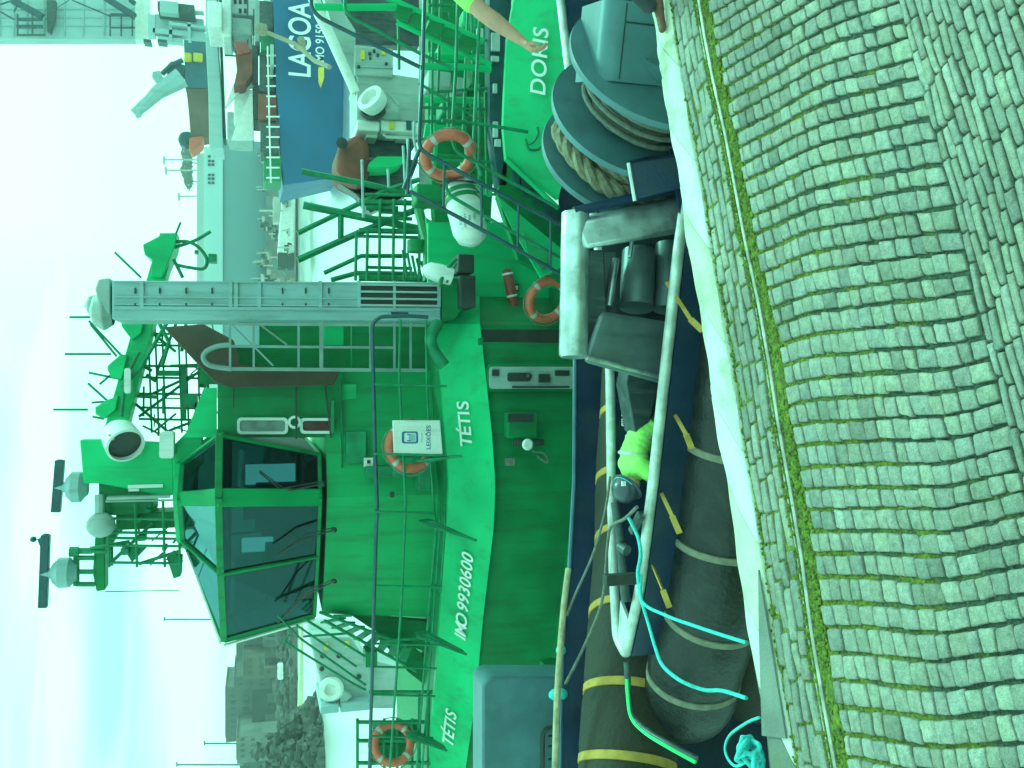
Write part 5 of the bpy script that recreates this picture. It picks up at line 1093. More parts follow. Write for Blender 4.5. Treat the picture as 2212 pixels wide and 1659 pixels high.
# man on the quay at the right edge
foot = PZ(1432, 22, .03); fd = foot.y
hipx = foot + Vector((.42, .05, .93)); sh = P(988, -25, fd - .12); el = P(1044, 28, fd - .22); wr_ = P(1124, 86, fd - .3)
neck = sh + Vector((.26, .0, .02)) + UP * .06; knee = foot + Vector((.30, -.08, .50)); ank = foot + Vector((.02, 0, .08))
foot2 = foot + Vector((.55, .12, 0)); ank2 = foot2 + UP * .08; knee2 = foot2 + Vector((.0, -.05, .5)); hip2 = foot2 + Vector((.05, 0, .93))
def skin_man(b):
    limb(b, [el - (el - sh) * .35, el, el.lerp(wr_, .35), el.lerp(wr_, .75), wr_], [.058, .055, .056, .042, .033])
    hand(b, wr_, wr_ - el, Vector((-.2, -1, .3)), 1.12)
    sh2 = sh + Vector((.50, .1, 0)); el2 = sh2 + Vector((.12, .02, -.28)); w2 = el2 + Vector((.05, -.12, -.25)); limb(b, [sh2, el2, w2], [.05, .042, .028]); hand(b, w2, w2 - el2, Vector((-.3, -1, 0)))
    limb(b, [sh, sh2], [.06, .06]); limb(b, [neck - UP * .08, neck + UP * .05], [.062, .055]); head(b, neck + UP * .17 + Vector((-.02, 0, 0)), Vector((-1, .2, -.3)), UP)
def shirt_man(b):
    sh2 = sh + Vector((.50, .1, 0)); c = (sh + sh2) / 2; h_ = (hipx + hip2) / 2 + UP * .05
    limb(b, [sh + Vector((.02, 0, 0)), sh.lerp(el, .55)], [.085, .072]); limb(b, [sh2, sh2 + Vector((.06, .01, -.16))], [.085, .072]); limb(b, [sh + Vector((.06, 0, .0)), sh2 - Vector((.06, 0, 0))], [.095, .095])
    for k in range(7): q = c.lerp(h_, k / 6); b.ball(q, .16, 16, (1.15, .75, .9))
def cuff_man(b): limb(b, [sh.lerp(el, .5), sh.lerp(el, .78)], [.062, .054])
def trousers_man(b):
    limb(b, [hipx, knee, ank + UP * .03], [.105, .078, .058]); limb(b, [hip2, knee2, ank2 + UP * .03], [.105, .078, .058]); limb(b, [hipx, hip2], [.12, .12])
def shoe(b, a, d):
    d = d.normalized(); 
    for k in range(7): b.ball(a + d * (-.05 + .035 * k) - UP * (.04 + .004 * k), .046 - .0015 * k, 12, (1, 1, .9 if k < 3 else .75))
def shoes_man(b): shoe(b, ank, Vector((-1, -.15, 0))); shoe(b, ank2, Vector((-1, -.1, 0)))
figure('person', foot, 'man in hi-vis shirt and dark trousers standing on the quay coping, forearm hanging down', [('body', M['skin'], skin_man), ('shirt', M['hiviz'], shirt_man), ('undershirt', M['cloth_dark'], cuff_man), ('trousers', M['cloth_dark'], trousers_man), ('shoes', M['shoe'], shoes_man)])
# worker bent over inside the bow
hd = P(1356, 1052, 7.55); nk = P(1364, 1018, 7.62); ch = P(1364, 985, 7.7); md_ = P(1378, 950, 7.8); hp_ = P(1400, 925, 7.9)
hp_.y = md_.y + .02
def skin_b(b):
    head(b, hd, Vector((-.55, -.2, -.8)), Vector((-.75, 0, .45)), .095); limb(b, [nk, hd], [.055, .055])
    for s_ in (-1, 1):
        sh_ = nk + Vector((.05, .17 * s_, -.03)); e_l = sh_ + Vector((-.12, .04 * s_, -.26)); w_ = e_l + Vector((-.22, -.06 * s_, -.08)); limb(b, [sh_, e_l, w_], [.05, .042, .028]); hand(b, w_, w_ - e_l, Vector((0, -s_, .3)))
def vest_b(b):
    for k in range(9):
        q = nk.lerp(ch, min(1, k / 3)) if k < 4 else ch.lerp(md_, (k - 3) / 3) if k < 7 else md_.lerp(hp_, (k - 6) / 3)
        b.ball(q + Vector((.03, 0, -.03)), .155, 18, (.8, 1.2, .8))
    for s_ in (-1, 1): limb(b, [nk + Vector((.06, .15 * s_, -.02)), nk + Vector((.0, .19 * s_, -.1))], [.09, .085])
def strip_b(b):
    q = md_ + Vector((.03, 0, -.03)); b.ball(q, .168, 18, (.28, 1.22, .84)); q2 = ch + Vector((.03, 0, -.02)); b.ball(q2, .165, 18, (.25, 1.22, .84))
def legs_b(b):
    for s_ in (-1, 1):
        h_ = hp_ + Vector((.05, .1 * s_, -.05)); f_ = Vector((h_.x + .05, h_.y, -1.55)); limb(b, [h_, (h_ + f_) / 2 + Vector((-.08, 0, 0)), f_], [.105, .075, .055])
    limb(b, [hp_ + Vector((.03, -.08, -.05)), hp_ + Vector((.03, .08, -.05))], [.13, .13])
def sleeves_b(b):
    for s_ in (-1, 1):
        sh_ = nk + Vector((.05, .17 * s_, -.03)); e_l = sh_ + Vector((-.12, .04 * s_, -.26)); w_ = e_l + Vector((-.16, -.045 * s_, -.06)); limb(b, [sh_, e_l, w_], [.07, .062, .05])
def shoes_b(b):
    for s_ in (-1, 1): shoe(b, Vector((hp_.x + .1, hp_.y + .1 * s_, -1.52)), Vector((-1, 0, 0)))
w1 = figure('person', Vector((hp_.x, hp_.y, -1.62)), 'worker in hi-vis vest and dark helmet, bent over inside the near bow', [('body', M['skin'], skin_b), ('vest', M['hiviz'], vest_b), ('reflective_strip', M['hiviz_strip'], strip_b), ('trousers', M['cloth_dark'], legs_b), ('sleeves', M['cloth_teal'], sleeves_b), ('boots', M['dark'], shoes_b)])
ax = Vector((-.62, -.25, .72)).normalized(); b = MB(); b.lathe(hd + ax * -.0, ax, [(.150, -.01), (.155, 0), (.132, .012), (.13, .05), (.115, .1), (.08, .135), (.03, .15), (0, .152)], 28); hm = b.build('helmet', M['helmet'], w1)
b = MB(); a_, bb_ = frame(ax); b.tube([hd + ax * .02 + (a_ * math.cos(q) + bb_ * math.sin(q)) * .138 for q in [k * math.pi / 9 for k in range(12)]], .006, 6); b.build('chin_strap', M['rope_cyan'], hm)
MB().pxbox(1344, 1040, 1352, 1050, (hd.y - .135), .02).build('sticker', M['letter'], hm)
# crouching worker half hidden behind the bitt
q0 = P(1432, 688, 8.0)
def skin_c(b):
    head(b, q0 + Vector((.02, .0, .27)), Vector((-.6, -.6, -.4)), UP, .09); limb(b, [q0 + UP * .15, q0 + UP * .2], [.055, .05])
    for s_ in (-1, 1): sh_ = q0 + Vector((0, .16 * s_, .1)); e_ = sh_ + Vector((-.1, 0, -.22)); w_ = e_ + Vector((-.05, -.12, -.1)); limb(b, [sh_, e_, w_], [.05, .04, .028]); hand(b, w_, w_ - e_, Vector((0, -s_, .2)))
def vest_c(b):
    for k in range(7): b.ball(q0 + Vector((.03 * k, 0, .1 - .07 * k)), .15, 16, (.8, 1.1, .8))
def legs_c(b):
    for s_ in (-1, 1):
        h_ = q0 + Vector((.2, .1 * s_, -.38)); k_ = h_ + Vector((-.4, .05 * s_, .02)); f_ = Vector((k_.x + .2, k_.y, -1.54)); limb(b, [h_, k_, f_], [.1, .075, .055]); shoe(b, f_ + UP * .02, Vector((-1, 0, 0)))
q0 = q0 + Vector((.12, .1, -.12))
w2 = figure('person', Vector((q0.x, q0.y, -1.62)), 'crouching worker in a hi-vis jacket, barely seen between the legs of the steel bitt', [('body', M['skin'], skin_c), ('jacket', M['hiviz'], vest_c), ('trousers', M['cloth_dark'], legs_c)])
b = MB(); b.lathe(q0 + Vector((.02, 0, .30)), UP, [(.13, 0), (.115, .01), (.11, .05), (.07, .1), (0, .12)], 20); b.build('helmet', M['helmet'], w2)
# ---------------------------------------------------------------- grey-white deck crane beyond DORIS and its twin at the far left
def P2(x, y, d): return P(x, y, d)
wk = empty('work_pontoon', Vector((9, 19, WZ)), 'grey-white pontoon with control cabinet and white boom, between tug DORIS and the blue ship', 'pontoon')
D_ = 19
b = MB(); b.plate([(771, 172), (771, 258), (905, 262), (905, 168), (850, 160), (768, 160)], D_, 1.6); bodyk = b.build('machine_body', M['offwhite'], wk, bevel=.03)
b = MB(); b.pxbox(766, 96, 849, 168, D_ - .1, 1.2); cab = b.build('cabinet', M['offwhite'], wk, bevel=.03)
for (X0, Y0, X1, Y1, m) in ((780, 108, 788, 128, 'yellow_paint'), (796, 112, 802, 118, 'dark'), (806, 106, 811, 112, 'dark'), (814, 115, 819, 121, 'dark'), (826, 110, 832, 118, 'yellow_paint'), (798, 122, 802, 127, 'dark'), (772, 140, 778, 146, 'dark'), (832, 134, 838, 140, 'dark')):
    MB().pxbox(X0, Y0, X1, Y1, D_ - .16, .08).build('gauge', M[m], cab)
b = MB(); b.beam(P(766, 143, D_ - .12), P(849, 145, D_ - .12), .05, .04); b.build('cabinet_edge', M['colgrey'], cab)
b = MB(); b.pxbox(771, 258, 820, 284, D_ - .3, 1.5); b.pxbox(823, 258, 905, 288, D_ - .25, 1.4); b.build('equipment_box', M['white'], bodyk, bevel=.03)
MB().pxbox(842, 262, 852, 279, D_ - .32, .05).build('sticker', M['yellow_paint'], bodyk); MB().pxbox(878, 260, 889, 280, D_ - .32, .05).build('lamp', M['rail_navy'], bodyk)
b = MB(); b.pxbox(792, 286, 815, 298, D_, .5); b.pxbox(860, 286, 890, 298, D_, .5); b.tube([P(826, 288, D_), P(835, 296, D_), P(900, 298, D_)], .04, 6); b.build('bracket', M['white'], bodyk)
b = MB(); b.lathe(P(806, 238, D_ - .3), (P(798, 205, D_ - .7) - P(806, 238, D_ - .3)), [(0, 0), (.28, 0), (.30, .05), (.26, .12)], 24); b.build('drum', M['dark'], bodyk)
b = MB(); b.lathe(P(801, 214, D_ - .55), Vector((.35, -.5, .55)), [(.27, -.2), (.31, 0), (.30, .06), (.2, .07), (.18, -.1), (0, -.12)], 28); b.build('monitor_ring', M['white'], bodyk)
b = MB(); b.lathe(P(858, 240, D_ - .3), UP, [(.2, 0), (.2, .25), (.14, .35), (.12, .6), (0, .62)], 18); b.tube([P(838, 200, D_ - .4), P(862, 228, D_ - .5)], .03, 6); b.build('capstan', M['offwhite'], bodyk)
b = MB(); b.tube([P(665, -40, D_ - .4), P(690, 30, D_ - .4), P(713, 76, D_ - .4), P(768, 200, D_ - .3)], [.13, .12, .11, .1], 14); b.build('boom', M['white'], wk)
b = MB(); b.plate([(690, -40), (725, -40), (745, 30), (768, 66), (768, 200), (730, 100)], D_ + .1, .3); b.build('boom_plate', M['offwhite'], wk)
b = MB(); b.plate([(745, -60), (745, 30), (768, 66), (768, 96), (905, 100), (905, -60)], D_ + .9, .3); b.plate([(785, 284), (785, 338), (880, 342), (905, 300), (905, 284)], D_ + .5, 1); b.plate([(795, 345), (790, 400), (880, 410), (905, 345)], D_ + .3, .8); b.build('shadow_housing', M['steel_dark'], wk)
b = MB(); b.plate([(798, 352), (815, 338), (870, 338), (870, 352), (850, 360), (797, 362)], D_ - .5, .8); b.build('green_tray', M['green'], wk)
b = MB(); b.plate([(728, 310), (745, 305), (770, 285), (798, 300), (800, 372), (790, 398), (762, 392), (740, 380), (728, 365)], D_ - .2, 1.5); b.build('rusty_fairing', M['rust'], wk, bevel=.15)
b = MB(); b.lathe(P(738, 312, D_ - .3), Vector((0, -1, 0)), [(0, 0), (.1, 0), (.12, .1), (0, .12)], 14); b.build('cap', M['dark'], wk)
b = MB(); b.hexa([P(905, -60, D_ + .5), P(905, 420, D_ + .5), P(1000, 420, D_), P(1000, -60, D_)], [P(905, -60, D_ + 3), P(905, 420, D_ + 3), P(1000, 420, D_ + 3), P(1000, -60, D_ + 3)]); b.build('hull', M['offwhite'], wk)
b = MB(); b.plate([(732, 395), (800, 395), (830, 450), (880, 420), (800, 460), (770, 420)], D_ + .5, .5); b.build('rock_net', M['steel_dark'], wk)
# twin machine at the left
tw = empty('deck_machine', P(800, 1450, 24), 'grey-white deck machine with a round fairlead, seen past the left end of the wheelhouse', 'winch')
d2 = 24; b = MB(); b.plate([(668, 1377), (758, 1377), (800, 1440), (804, 1530), (695, 1530), (692, 1470), (680, 1430)], d2, 2); t1 = b.build('machine_body', M['offwhite'], tw, bevel=.05)
b = MB(); b.pxbox(692, 1527, 732, 1540, d2 - .5, 2); b.pxbox(736, 1520, 800, 1534, d2 - .4, 2); b.build('foot', M['colgrey'], t1, bevel=.03)
b = MB(); b.lathe(P(717, 1488, d2 - .1), Vector((.2, -1, .3)), [(.3, -.1), (.33, .1), (.28, .22), (.16, .22), (.13, .1), (0, .05)], 28); b.build('fairlead', M['white'], t1)
b = MB(); b.plate([(705, 1500), (735, 1500), (735, 1512), (708, 1512)], d2 - .2, .3); b.build('dark_recess', M['dark'], t1)
for (x, y) in ((697, 1417), (732, 1417), (695, 1445), (775, 1462)): MB().ball(P(x, y, d2 - .05), .07, 8).build('bolt', M['dark'], t1)
for (x, y) in ((705, 1397), (750, 1393)): MB().pxbox(x - 4, y - 6, x + 4, y + 6, d2 - .1, .1).build('sticker', M['yellow_paint'], t1)
b = MB(); b.plate([(800, 1425), (860, 1440), (850, 1530), (800, 1530)], d2 + .3, 1); b.plate([(735, 1490), (760, 1505), (735, 1525)], d2 - .3, .3); b.build('bracket', M['offwhite'], t1)
# ---------------------------------------------------------------- the blue ship LAGOA
sh_ = empty('cargo_ship', Vector((35, 66, WZ)), 'large blue cargo ship named LAGOA lying across the basin', 'ship')
yh = 64
o1 = [(588, -160), (590, 0), (597, 180), (606, 330), (613, 400)]; o2 = [(745, -160), (745, 0), (745, 180), (743, 330), (739, 372)]
A_ = [P(x, y, yh + (y * .006)) for x, y in o1]; B_ = [Vector((P(x, y, yh + (y * .006)).x, yh + 1 + y * .006, WZ - .5)) for x, y in o2]
b = MB(); n = 5; b.v = A_ + B_
for i in range(n - 1): b.f.append((i, i + 1, n + i + 1, n + i))
bk = [Vector((p.x + 1.5, p.y + 14, p.z)) for p in A_]; bl = [Vector((p.x + 1.5, p.y + 12, p.z)) for p in B_]; k0 = len(b.v); b.v += bk + bl
b.f += [(i, i + 1, k0 + i + 1, k0 + i) for i in range(n - 1)] + [(n - 1, 2 * n - 1, k0 + 2 * n - 1, k0 + n - 1)]
hl = b.build('hull', M['ship_blue'], sh_, smooth=20)
lettering('lettering', 'LAGOA', 2.15, P(650, 86, yh - .15), (1, 0, 0), UP, M['letter'], hl, bold=.03, xs=.74, spacing=.98); lettering('lettering', 'IMO 9150', .85, P(692, 96, yh - .1), (1, 0, 0), UP, M['letter'], hl, bold=.01, xs=.82)
b = MB(); b.plate([(688, 145), (700, 145), (700, 168), (694, 185), (689, 172)], yh - 1.5, .6); b.build('yellow_marker', M['yellow_paint'], hl)
b = MB(); b.tube([P(572, 68, 50), P(640, 96, 48), P(680, 132, 45), P(712, 145, 42)], .12, 6); b.tube([P(640, 98, 48), P(655, 110, 47.8), P(650, 84, 48)], .22, 6); b.lathe(P(566, 64, 50), Vector((0, 0, 1)), [(0, -.3), (.3, -.25), (.35, .1), (.2, .35), (0, .4)], 12); b.build('mooring_line', M['rope'], hl)
for (X0, Y0, X1, Y1, m, dy) in ((560, 0, 590, 60, 'steel_dark', 0), (563, 62, 592, 110, 'rail_green', 1), (560, 112, 594, 200, 'steel_dark', 2), (558, 202, 598, 262, 'rust', 1), (562, 264, 603, 330, 'steel_dark', 0), (570, 332, 608, 392, 'rail_green', 1), (550, 0, 562, 90, 'offwhite', 2), (545, 96, 558, 180, 'steel_dark', 3), (548, 182, 560, 260, 'dark', 3), (584, 95, 592, 140, 'offwhite', -1)):
    MB().pxbox(X0, Y0, X1, Y1, yh + 1 + dy, 3).build('deck_gear', M[m], sh_, bevel=.05)
for Y in range(120, 400, 22): MB().tube([P(575, Y, yh + .4), P(604 if Y > 250 else 596, Y, yh + .4)], .06, 5).build('rail_post', M['white'], sh_)
b = MB(); b.tube([P(578, 100, yh + .4), P(585, 395, yh + .4)], .06, 5); b.build('deck_rail', M['white'], sh_)
# white bridge block and platform
for (X0, Y0, X1, Y1, m, dy) in ((490, -160, 560, 36, 'white', 6), (500, 36, 545, 78, 'offwhite', 5), (480, -100, 500, 80, 'white', 4), (448, 0, 480, 60, 'white', 3), (505, 190, 548, 270, 'white', 5), (490, 240, 548, 300, 'offwhite', 6)):
    MB().pxbox(X0, Y0, X1, Y1, yh + dy, 4).build('deckhouse', M[m], sh_, bevel=.1)
for (X0, Y0, X1, Y1) in ((505, -5, 511, 8), (516, -5, 522, 8), (527, -5, 533, 8), (516, 18, 522, 28), (527, 18, 533, 28)): MB().pxbox(X0, Y0, X1, Y1, yh + 5.9, .2).build('window', M['dark'], sh_)
MB().plate([(507, 102), (520, 98), (545, 108), (545, 160), (528, 182), (505, 186), (512, 150)], yh + 3, 2).build('funnel_cone', M['rust'], sh_)
MB().plate([(505, 90), (535, 92), (540, 112), (515, 118), (510, 100)], yh + 2, .4).build('crest_panel', M['red'], sh_)
b = MB(); b.plate([(545, 190), (510, 270), (500, 300), (548, 300)], yh + 4, .5); b.plate([(485, 235), (505, 180), (548, 170), (548, 186), (515, 200)], yh + 4.6, .4); b.build('wing_plate', M['white'], sh_)
# ---------------------------------------------------------------- white gantry crane with its lattice, top right
gt = empty('gantry_crane', Vector((60, 82, -1.8)), 'tall white harbour gantry crane with a lattice and a long horizontal girder', 'crane')
yg = 80
M['gantry'] = mat('gantry_white', (.38, .52, .53), .5, var=.1, scale=.2, bump=0, dirt=(.3, .33, .32), dirt_amt=.5, dscale=.5, streak=True)
b = MB(); b.plate([(-140, -200), (292, -200), (292, 84), (-140, 84)], yg, 1.2); gb_ = b.build('tower', M['gantry'], gt)
for X in (0, 30, 58, 95, 140, 180, 225): MB().beam(P(X, -200, yg - .05), P(X, 78, yg - .05), .1, .1).build('seam', M['colgrey'], gb_)
for Y in (20, 38, 56): MB().beam(P(-100, Y, yg - .04), P(290, Y, yg - .04), .07, .1).build('seam', M['colgrey'], gb_)
for (X0, Y0, X1, Y1, r_) in ((25, 0, 92, 36, .45), (150, 0, 92, 36, .01), (220, -10, 292, 36, .45), (0, 25, 30, 42, .12), (0, 10, 60, -10, .1), (155, 0, 240, 36, .1), (30, 25, 45, 0, .1), (280, 0, 292, 8, .3), (240, 32, 292, 33, .2), (240, 60, 292, 60, .12), (36, 42, 92, 42, .2), (36, 58, 92, 58, .25), (36, 76, 98, 76, .15)):
    MB().beam(P(X0, Y0, yg - 1.5), P(X1, Y1, yg - 1.5), max(r_, .05), max(r_, .05)).build('lattice_bar', M['rail_navy'] if r_ > .15 else M['steel_dark'], gt)
for X in (238, 262, 286, 38, 70): MB().beam(P(X, 30, yg - 1.5), P(X, 78, yg - 1.5), .12, .12).build('lattice_bar', M['steel_dark'], gt)
MB().plate([(100, 0), (120, 0), (118, 40), (108, 70), (102, 68)], yg - 1, .6).build('hanging_sheet', M['steel_dark'], gt)
MB().plate([(292, -200), (322, -200), (322, 86), (292, 86)], yg, 1).build('tower_leg', M['white'], gt)
b = MB(); b.plate([(444, -200), (444, 90), (450, 200), (452, 318), (482, 318), (478, 200), (470, 90), (465, -200)], 72, 4); gd = b.build('girder', M['gantry'], gt, bevel=.05)
MB().plate([(470, -200), (474, 90), (483, 300), (488, 300), (480, 90), (476, -200)], 73, 2).build('girder_underside', M['steel_dark'], gd)
for (X0, Y0, X1, Y1) in ((320, 30, 335, 78), (345, 0, 385, 30), (385, 20, 440, 24), (330, 70, 445, 72), (365, 53, 450, 56), (365, 45, 372, 88), (405, 48, 412, 85), (385, 62, 392, 90), (340, 78, 395, 92), (450, 76, 540, 84)):
    MB().pxbox(X0, Y0, X1, Y1, 76 + .13 * ((X0 * 7 + Y0) % 11), .8).build('walkway', M['gantry'], gt)
MB().pxbox(340, 2, 420, 28, 77, 2).build('machinery_house', M['steel_dark'], gt); MB().pxbox(335, 30, 440, 72, 79, 2).build('machinery_house', M['gantry'], gt)
for (X0, Y0, X1, Y1) in ((310, 84, 326, 92), (340, 84, 360, 92), (455, 92, 470, 102)): MB().pxbox(X0, Y0, X1, Y1, 74, 1).build('cabin_window', M['rail_navy'], gt)
for (X0, Y0, X1, Y1) in ((480, 88, 500, 80), (500, 84, 540, 60), (490, 10, 490, 80), (520, 60, 545, 85), (535, -10, 535, 100), (548, 20, 548, 180), (480, 60, 545, 62), (485, 120, 545, 122), (540, 120, 560, 240)): MB().beam(P(X0, Y0, 70), P(X1, Y1, 70), .1, .1).build('stay', M['steel_dark'], gt)
# straddle machine: dark blue, yellow and brown boom with an orange nose
ld = empty('loading_arm', Vector((30, 90, -1.8)), 'long dark blue and brown loading arm with two yellow panels and an orange nose', 'crane')
yl = 90
MB().plate([(397, 84), (404, 84), (450, 88), (452, 190), (400, 190)], yl, 3).build('arm_base', mat('faded_blue', (.05, .14, .19), .6, var=.3, scale=.5, bump=0), ld)
for (X0, Y0, X1, Y1) in ((397, 112, 414, 134), (417, 112, 438, 134)): MB().pxbox(X0, Y0, X1, Y1, yl - .3, .3).build('yellow_panel', M['yellow_paint'], ld, bevel=.2)
MB().plate([(402, 190), (453, 190), (455, 250), (452, 295), (412, 300), (408, 250)], yl, 3).build('arm_middle', mat('brown_arm', (.2, .12, .09), .7, var=.4, scale=.4, bump=0), ld, bevel=.1)
MB().plate([(408, 296), (440, 292), (436, 312), (412, 330), (408, 320)], yl - .3, 2.5).build('nose', M['orange'], ld, bevel=.2)
MB().plate([(382, 300), (388, 285), (405, 280), (425, 295), (412, 310), (392, 315)], yl, 2).build('dark_pulley', M['rail_navy'], ld, bevel=.3)
b = MB(); b.tube([P(392, 168, yl), P(340, 200, yl), P(325, 215, yl), P(290, 246, yl)], [1.0, .7, .6, .5], 8); b.plate([(286, 236), (300, 222), (304, 246), (292, 250)], yl - .5, 1); b.plate([(330, 155), (345, 152), (356, 175), (345, 178), (335, 175), (328, 165)], yl - .3, .8); b.build('jib', M['gantry'], ld)
b = MB(); b.tube([P(350, 160, yl), P(372, 140, yl), P(395, 130, yl)], .25, 6); b.tube([P(362, 175, yl), P(368, 150, yl)], .2, 6); b.plate([(362, 140), (370, 132), (398, 140), (398, 165), (375, 158)], yl, 1); b.build('linkage', M['rail_navy'], ld)
# ---------------------------------------------------------------- far shore
b = MB(); b.slab([Vector((-500, 148, WZ - 1)), Vector((500, 150, WZ - 1)), Vector((500, 1100, WZ - 1)), Vector((-500, 1100, WZ - 1))], (0, 0, 2.2)); tag(b.build('far_shore', mat('far_quay', (.16, .17, .15), .9, var=.3, scale=.1, bump=0)), kind='structure')
wh_ = empty('warehouse', P(560, 460, 150), 'long grey waterfront warehouse with a pale upper band and pairs of small windows', 'warehouse')
MB().pxbox(480, 300, 640, 860, 151, 30).build('wall', mat('warehouse_wall', (.17, .31, .33), .8, var=.12, scale=.06, bump=0), wh_)
MB().pxbox(440, 317, 481, 860, 150.5, 30).build('upper_wall', mat('warehouse_fascia', (.42, .60, .60), .7, var=.06, scale=.05, bump=0), wh_)
for k, Y in enumerate((290 + 45, 345, 353, 375, 383, 392)):
    for X in (449, 457): MB().pxbox(X, Y, X + 5 if False else X + 6, Y + 5, 150.3, .3).build('window', M['steel_dark'], wh_)
MB().pxbox(425, 330, 441, 700, 165, 20).build('rear_block', mat('rear_block', (.4, .45, .44), .8, var=.1, scale=.05, bump=0), wh_)
rf = random.Random(11)
fm = [mat('far_' + n_, c_, .8, var=.3, scale=.3, bump=0) for n_, c_ in (('pale', (.5, .52, .48)), ('grey', (.2, .22, .2)), ('dark', (.06, .08, .07)), ('tan', (.3, .26, .2)), ('teal', (.12, .22, .2)))]
# small boats and pontoons moored below the warehouse
for i in range(46):
    Y = rf.uniform(316, 612); X = rf.uniform(562, 628); d = 150 - (X - 560) * .75; L_ = rf.uniform(9, 26); H_ = rf.uniform(4, 11)
    r = empty('small_boat', P(X, Y, d), None, 'boat', 'small craft moored below the warehouse')
    r['label'] = 'tiny moored boat among the cluttered craft below the grey warehouse'
    MB().plate([(X, Y - L_ / 2), (X, Y + L_ / 2), (X + H_, Y + L_ / 2 - 2), (X + H_, Y - L_ / 2 + 2)], d, 2.5).build('hull', fm[i % 5], r)
    MB().pxbox(X - H_ * .8, Y - L_ * .25, X, Y + L_ * .2, d + .3, 1.6).build('cabin', fm[(i * 3 + 1) % 5], r)
    if i % 2: MB().beam(P(X, Y, d), P(X - rf.uniform(10, 26), Y, d), .15, .15).build('mast', fm[0], r)
qs = MB(); qs.pxbox(575, 600 - 290, 640, 900, 147, 2); tag(qs.build('far_quay_wall', fm[1]), kind='structure')
ws = empty('white_workboat', P(625, 440, 108), 'white workboat with a long low hull lying under the far quay beside the blue ship', 'boat')
MB().plate([(612, 400), (605, 470), (600, 540), (612, 552), (636, 545), (638, 410)], 108, 4).build('hull', M['white'], ws, bevel=.2); MB().pxbox(590, 425, 612, 480, 109, 2).build('cabin', fm[0], ws); MB().beam(P(610, 455, 108), P(560, 455, 108), .2, .2).build('mast', fm[0], ws)
MB().pxbox(600, 545, 636, 578, 108, 3).build('dark_barge', fm[2], ws)
# distant skyline behind the warehouse: trees and masts
def far_tree(X, Y, d, w_, h_, lab, mt):
    r = empty('tree', P(X, Y, d), lab, 'tree', 'distant trees on the skyline'); s = 1900 / d; rg = random.Random(int(X * 7 + Y)); b = MB()
    c = P(X, Y, d)
    for k in range(700):
        a = rg.uniform(0, 6.28); q = rg.random() ** .5; z = rg.random(); rr = w_ / 2 * (1 - (2 * z - .9) ** 2 * .7) * q; p = c + Vector((math.cos(a) * rr, math.sin(a) * rr, h_ * (.25 + .75 * z))); e = rg.uniform(.35, .9) * w_ / 6
        u_ = Vector((rg.uniform(-1, 1), rg.uniform(-1, 1), rg.uniform(-1, 1))).normalized() * e; v_ = Vector((rg.uniform(-1, 1), rg.uniform(-1, 1), rg.uniform(-1, 1))).normalized() * e
        b.add([p, p + u_, p + v_], [(0, 1, 2)])
    b.build('crown', mt, r); MB().tube([c - UP * 1, c + UP * h_ * .5], [.3, .12], 6).build('trunk', fm[3], r)
leaf = mat('far_leaves', (.12, .17, .11), .9, var=.5, scale=1, bump=0)
for (X, Y, w_, h_) in ((418, 318, 6, 3), (420, 334, 7, 4), (418, 352, 5, 3), (420, 368, 8, 4), (420, 392, 6, 3)):
    far_tree(X, Y, 320, w_, h_, 'distant dark tree on the skyline above the grey warehouse', leaf)
for (X0, X1, Y) in ((356, 400, 345), (388, 410, 424), (360, 395, 368)):
    r = empty('light_mast', P(X1, Y, 200), 'distant thin floodlight mast above the warehouse roof', 'mast', 'far floodlight masts'); MB().beam(P(X1 + 30, Y, 200), P(X0, Y, 200), .3, .3).build('pole', fm[0], r); MB().pxbox(X0 - 4, Y - 8, X0, Y + 8, 200, 1).build('lamp_head', fm[0], r)
# town across the water at the left
def block(X0, Y0, X1, Y1, d, mt, label, rows, cols, seed):
    r = empty('building', P(X1, (Y0 + Y1) / 2, d), label, 'building', 'buildings along the far left shore'); rg = random.Random(seed)
    MB().pxbox(X0, Y0, X1, Y1, d, 14).build('wall', mt, r); MB().pxbox(X0 - 2, Y0 - 1.5, X0, Y1 + 1.5, d - .3, 14.6).build('roof', fm[rg.randrange(1, 4)], r)
    for i in range(rows):
        for k in range(cols):
            xx = X0 + (X1 - X0) * (i + .35) / rows; yy = Y0 + (Y1 - Y0) * (k + .25) / cols
            MB().pxbox(xx, yy, xx + (X1 - X0) / rows * .4, yy + (Y1 - Y0) / cols * .45, d - .12, .3).build('window', M['steel_dark'], r)
rg = random.Random(21); town = [mat('town_wall', c_, .85, var=.3, scale=.25, bump=0) for c_ in ((.22, .24, .21), (.12, .14, .12), (.05, .07, .06), (.17, .16, .12), (.09, .14, .12))]
tb = [(508, 1300, 600, 1352, 0, 3), (520, 1352, 600, 1388, 4, 2), (512, 1388, 598, 1420, 1, 3), (526, 1420, 600, 1462, 3, 2), (506, 1462, 600, 1485, 1, 3), (488, 1485, 600, 1592, 1, 3), (512, 1592, 600, 1640, 0, 3), (520, 1640, 600, 1700, 4, 2), (515, 1270, 600, 1300, 1, 2), (510, 1230, 600, 1268, 3, 2)]
descr = ['pale block at the wheelhouse corner', 'low teal shed', 'grey narrow block', 'tan low house', 'tall thin grey block', 'wide flat-topped grey block, tallest on the left shore', 'pale block right of a lamp mast', 'low teal block at the picture edge', 'grey block seen through the wheelhouse', 'tan block seen through the wheelhouse glass']
for i, (X0, Y0, X1, Y1, m_, rws) in enumerate(tb): block(X0, Y0, X1, Y1, 185 + (i % 3) * 6, town[m_], descr[i] + ' on the far shore', rws + 1, max(2, int((Y1 - Y0) / 12)), i)
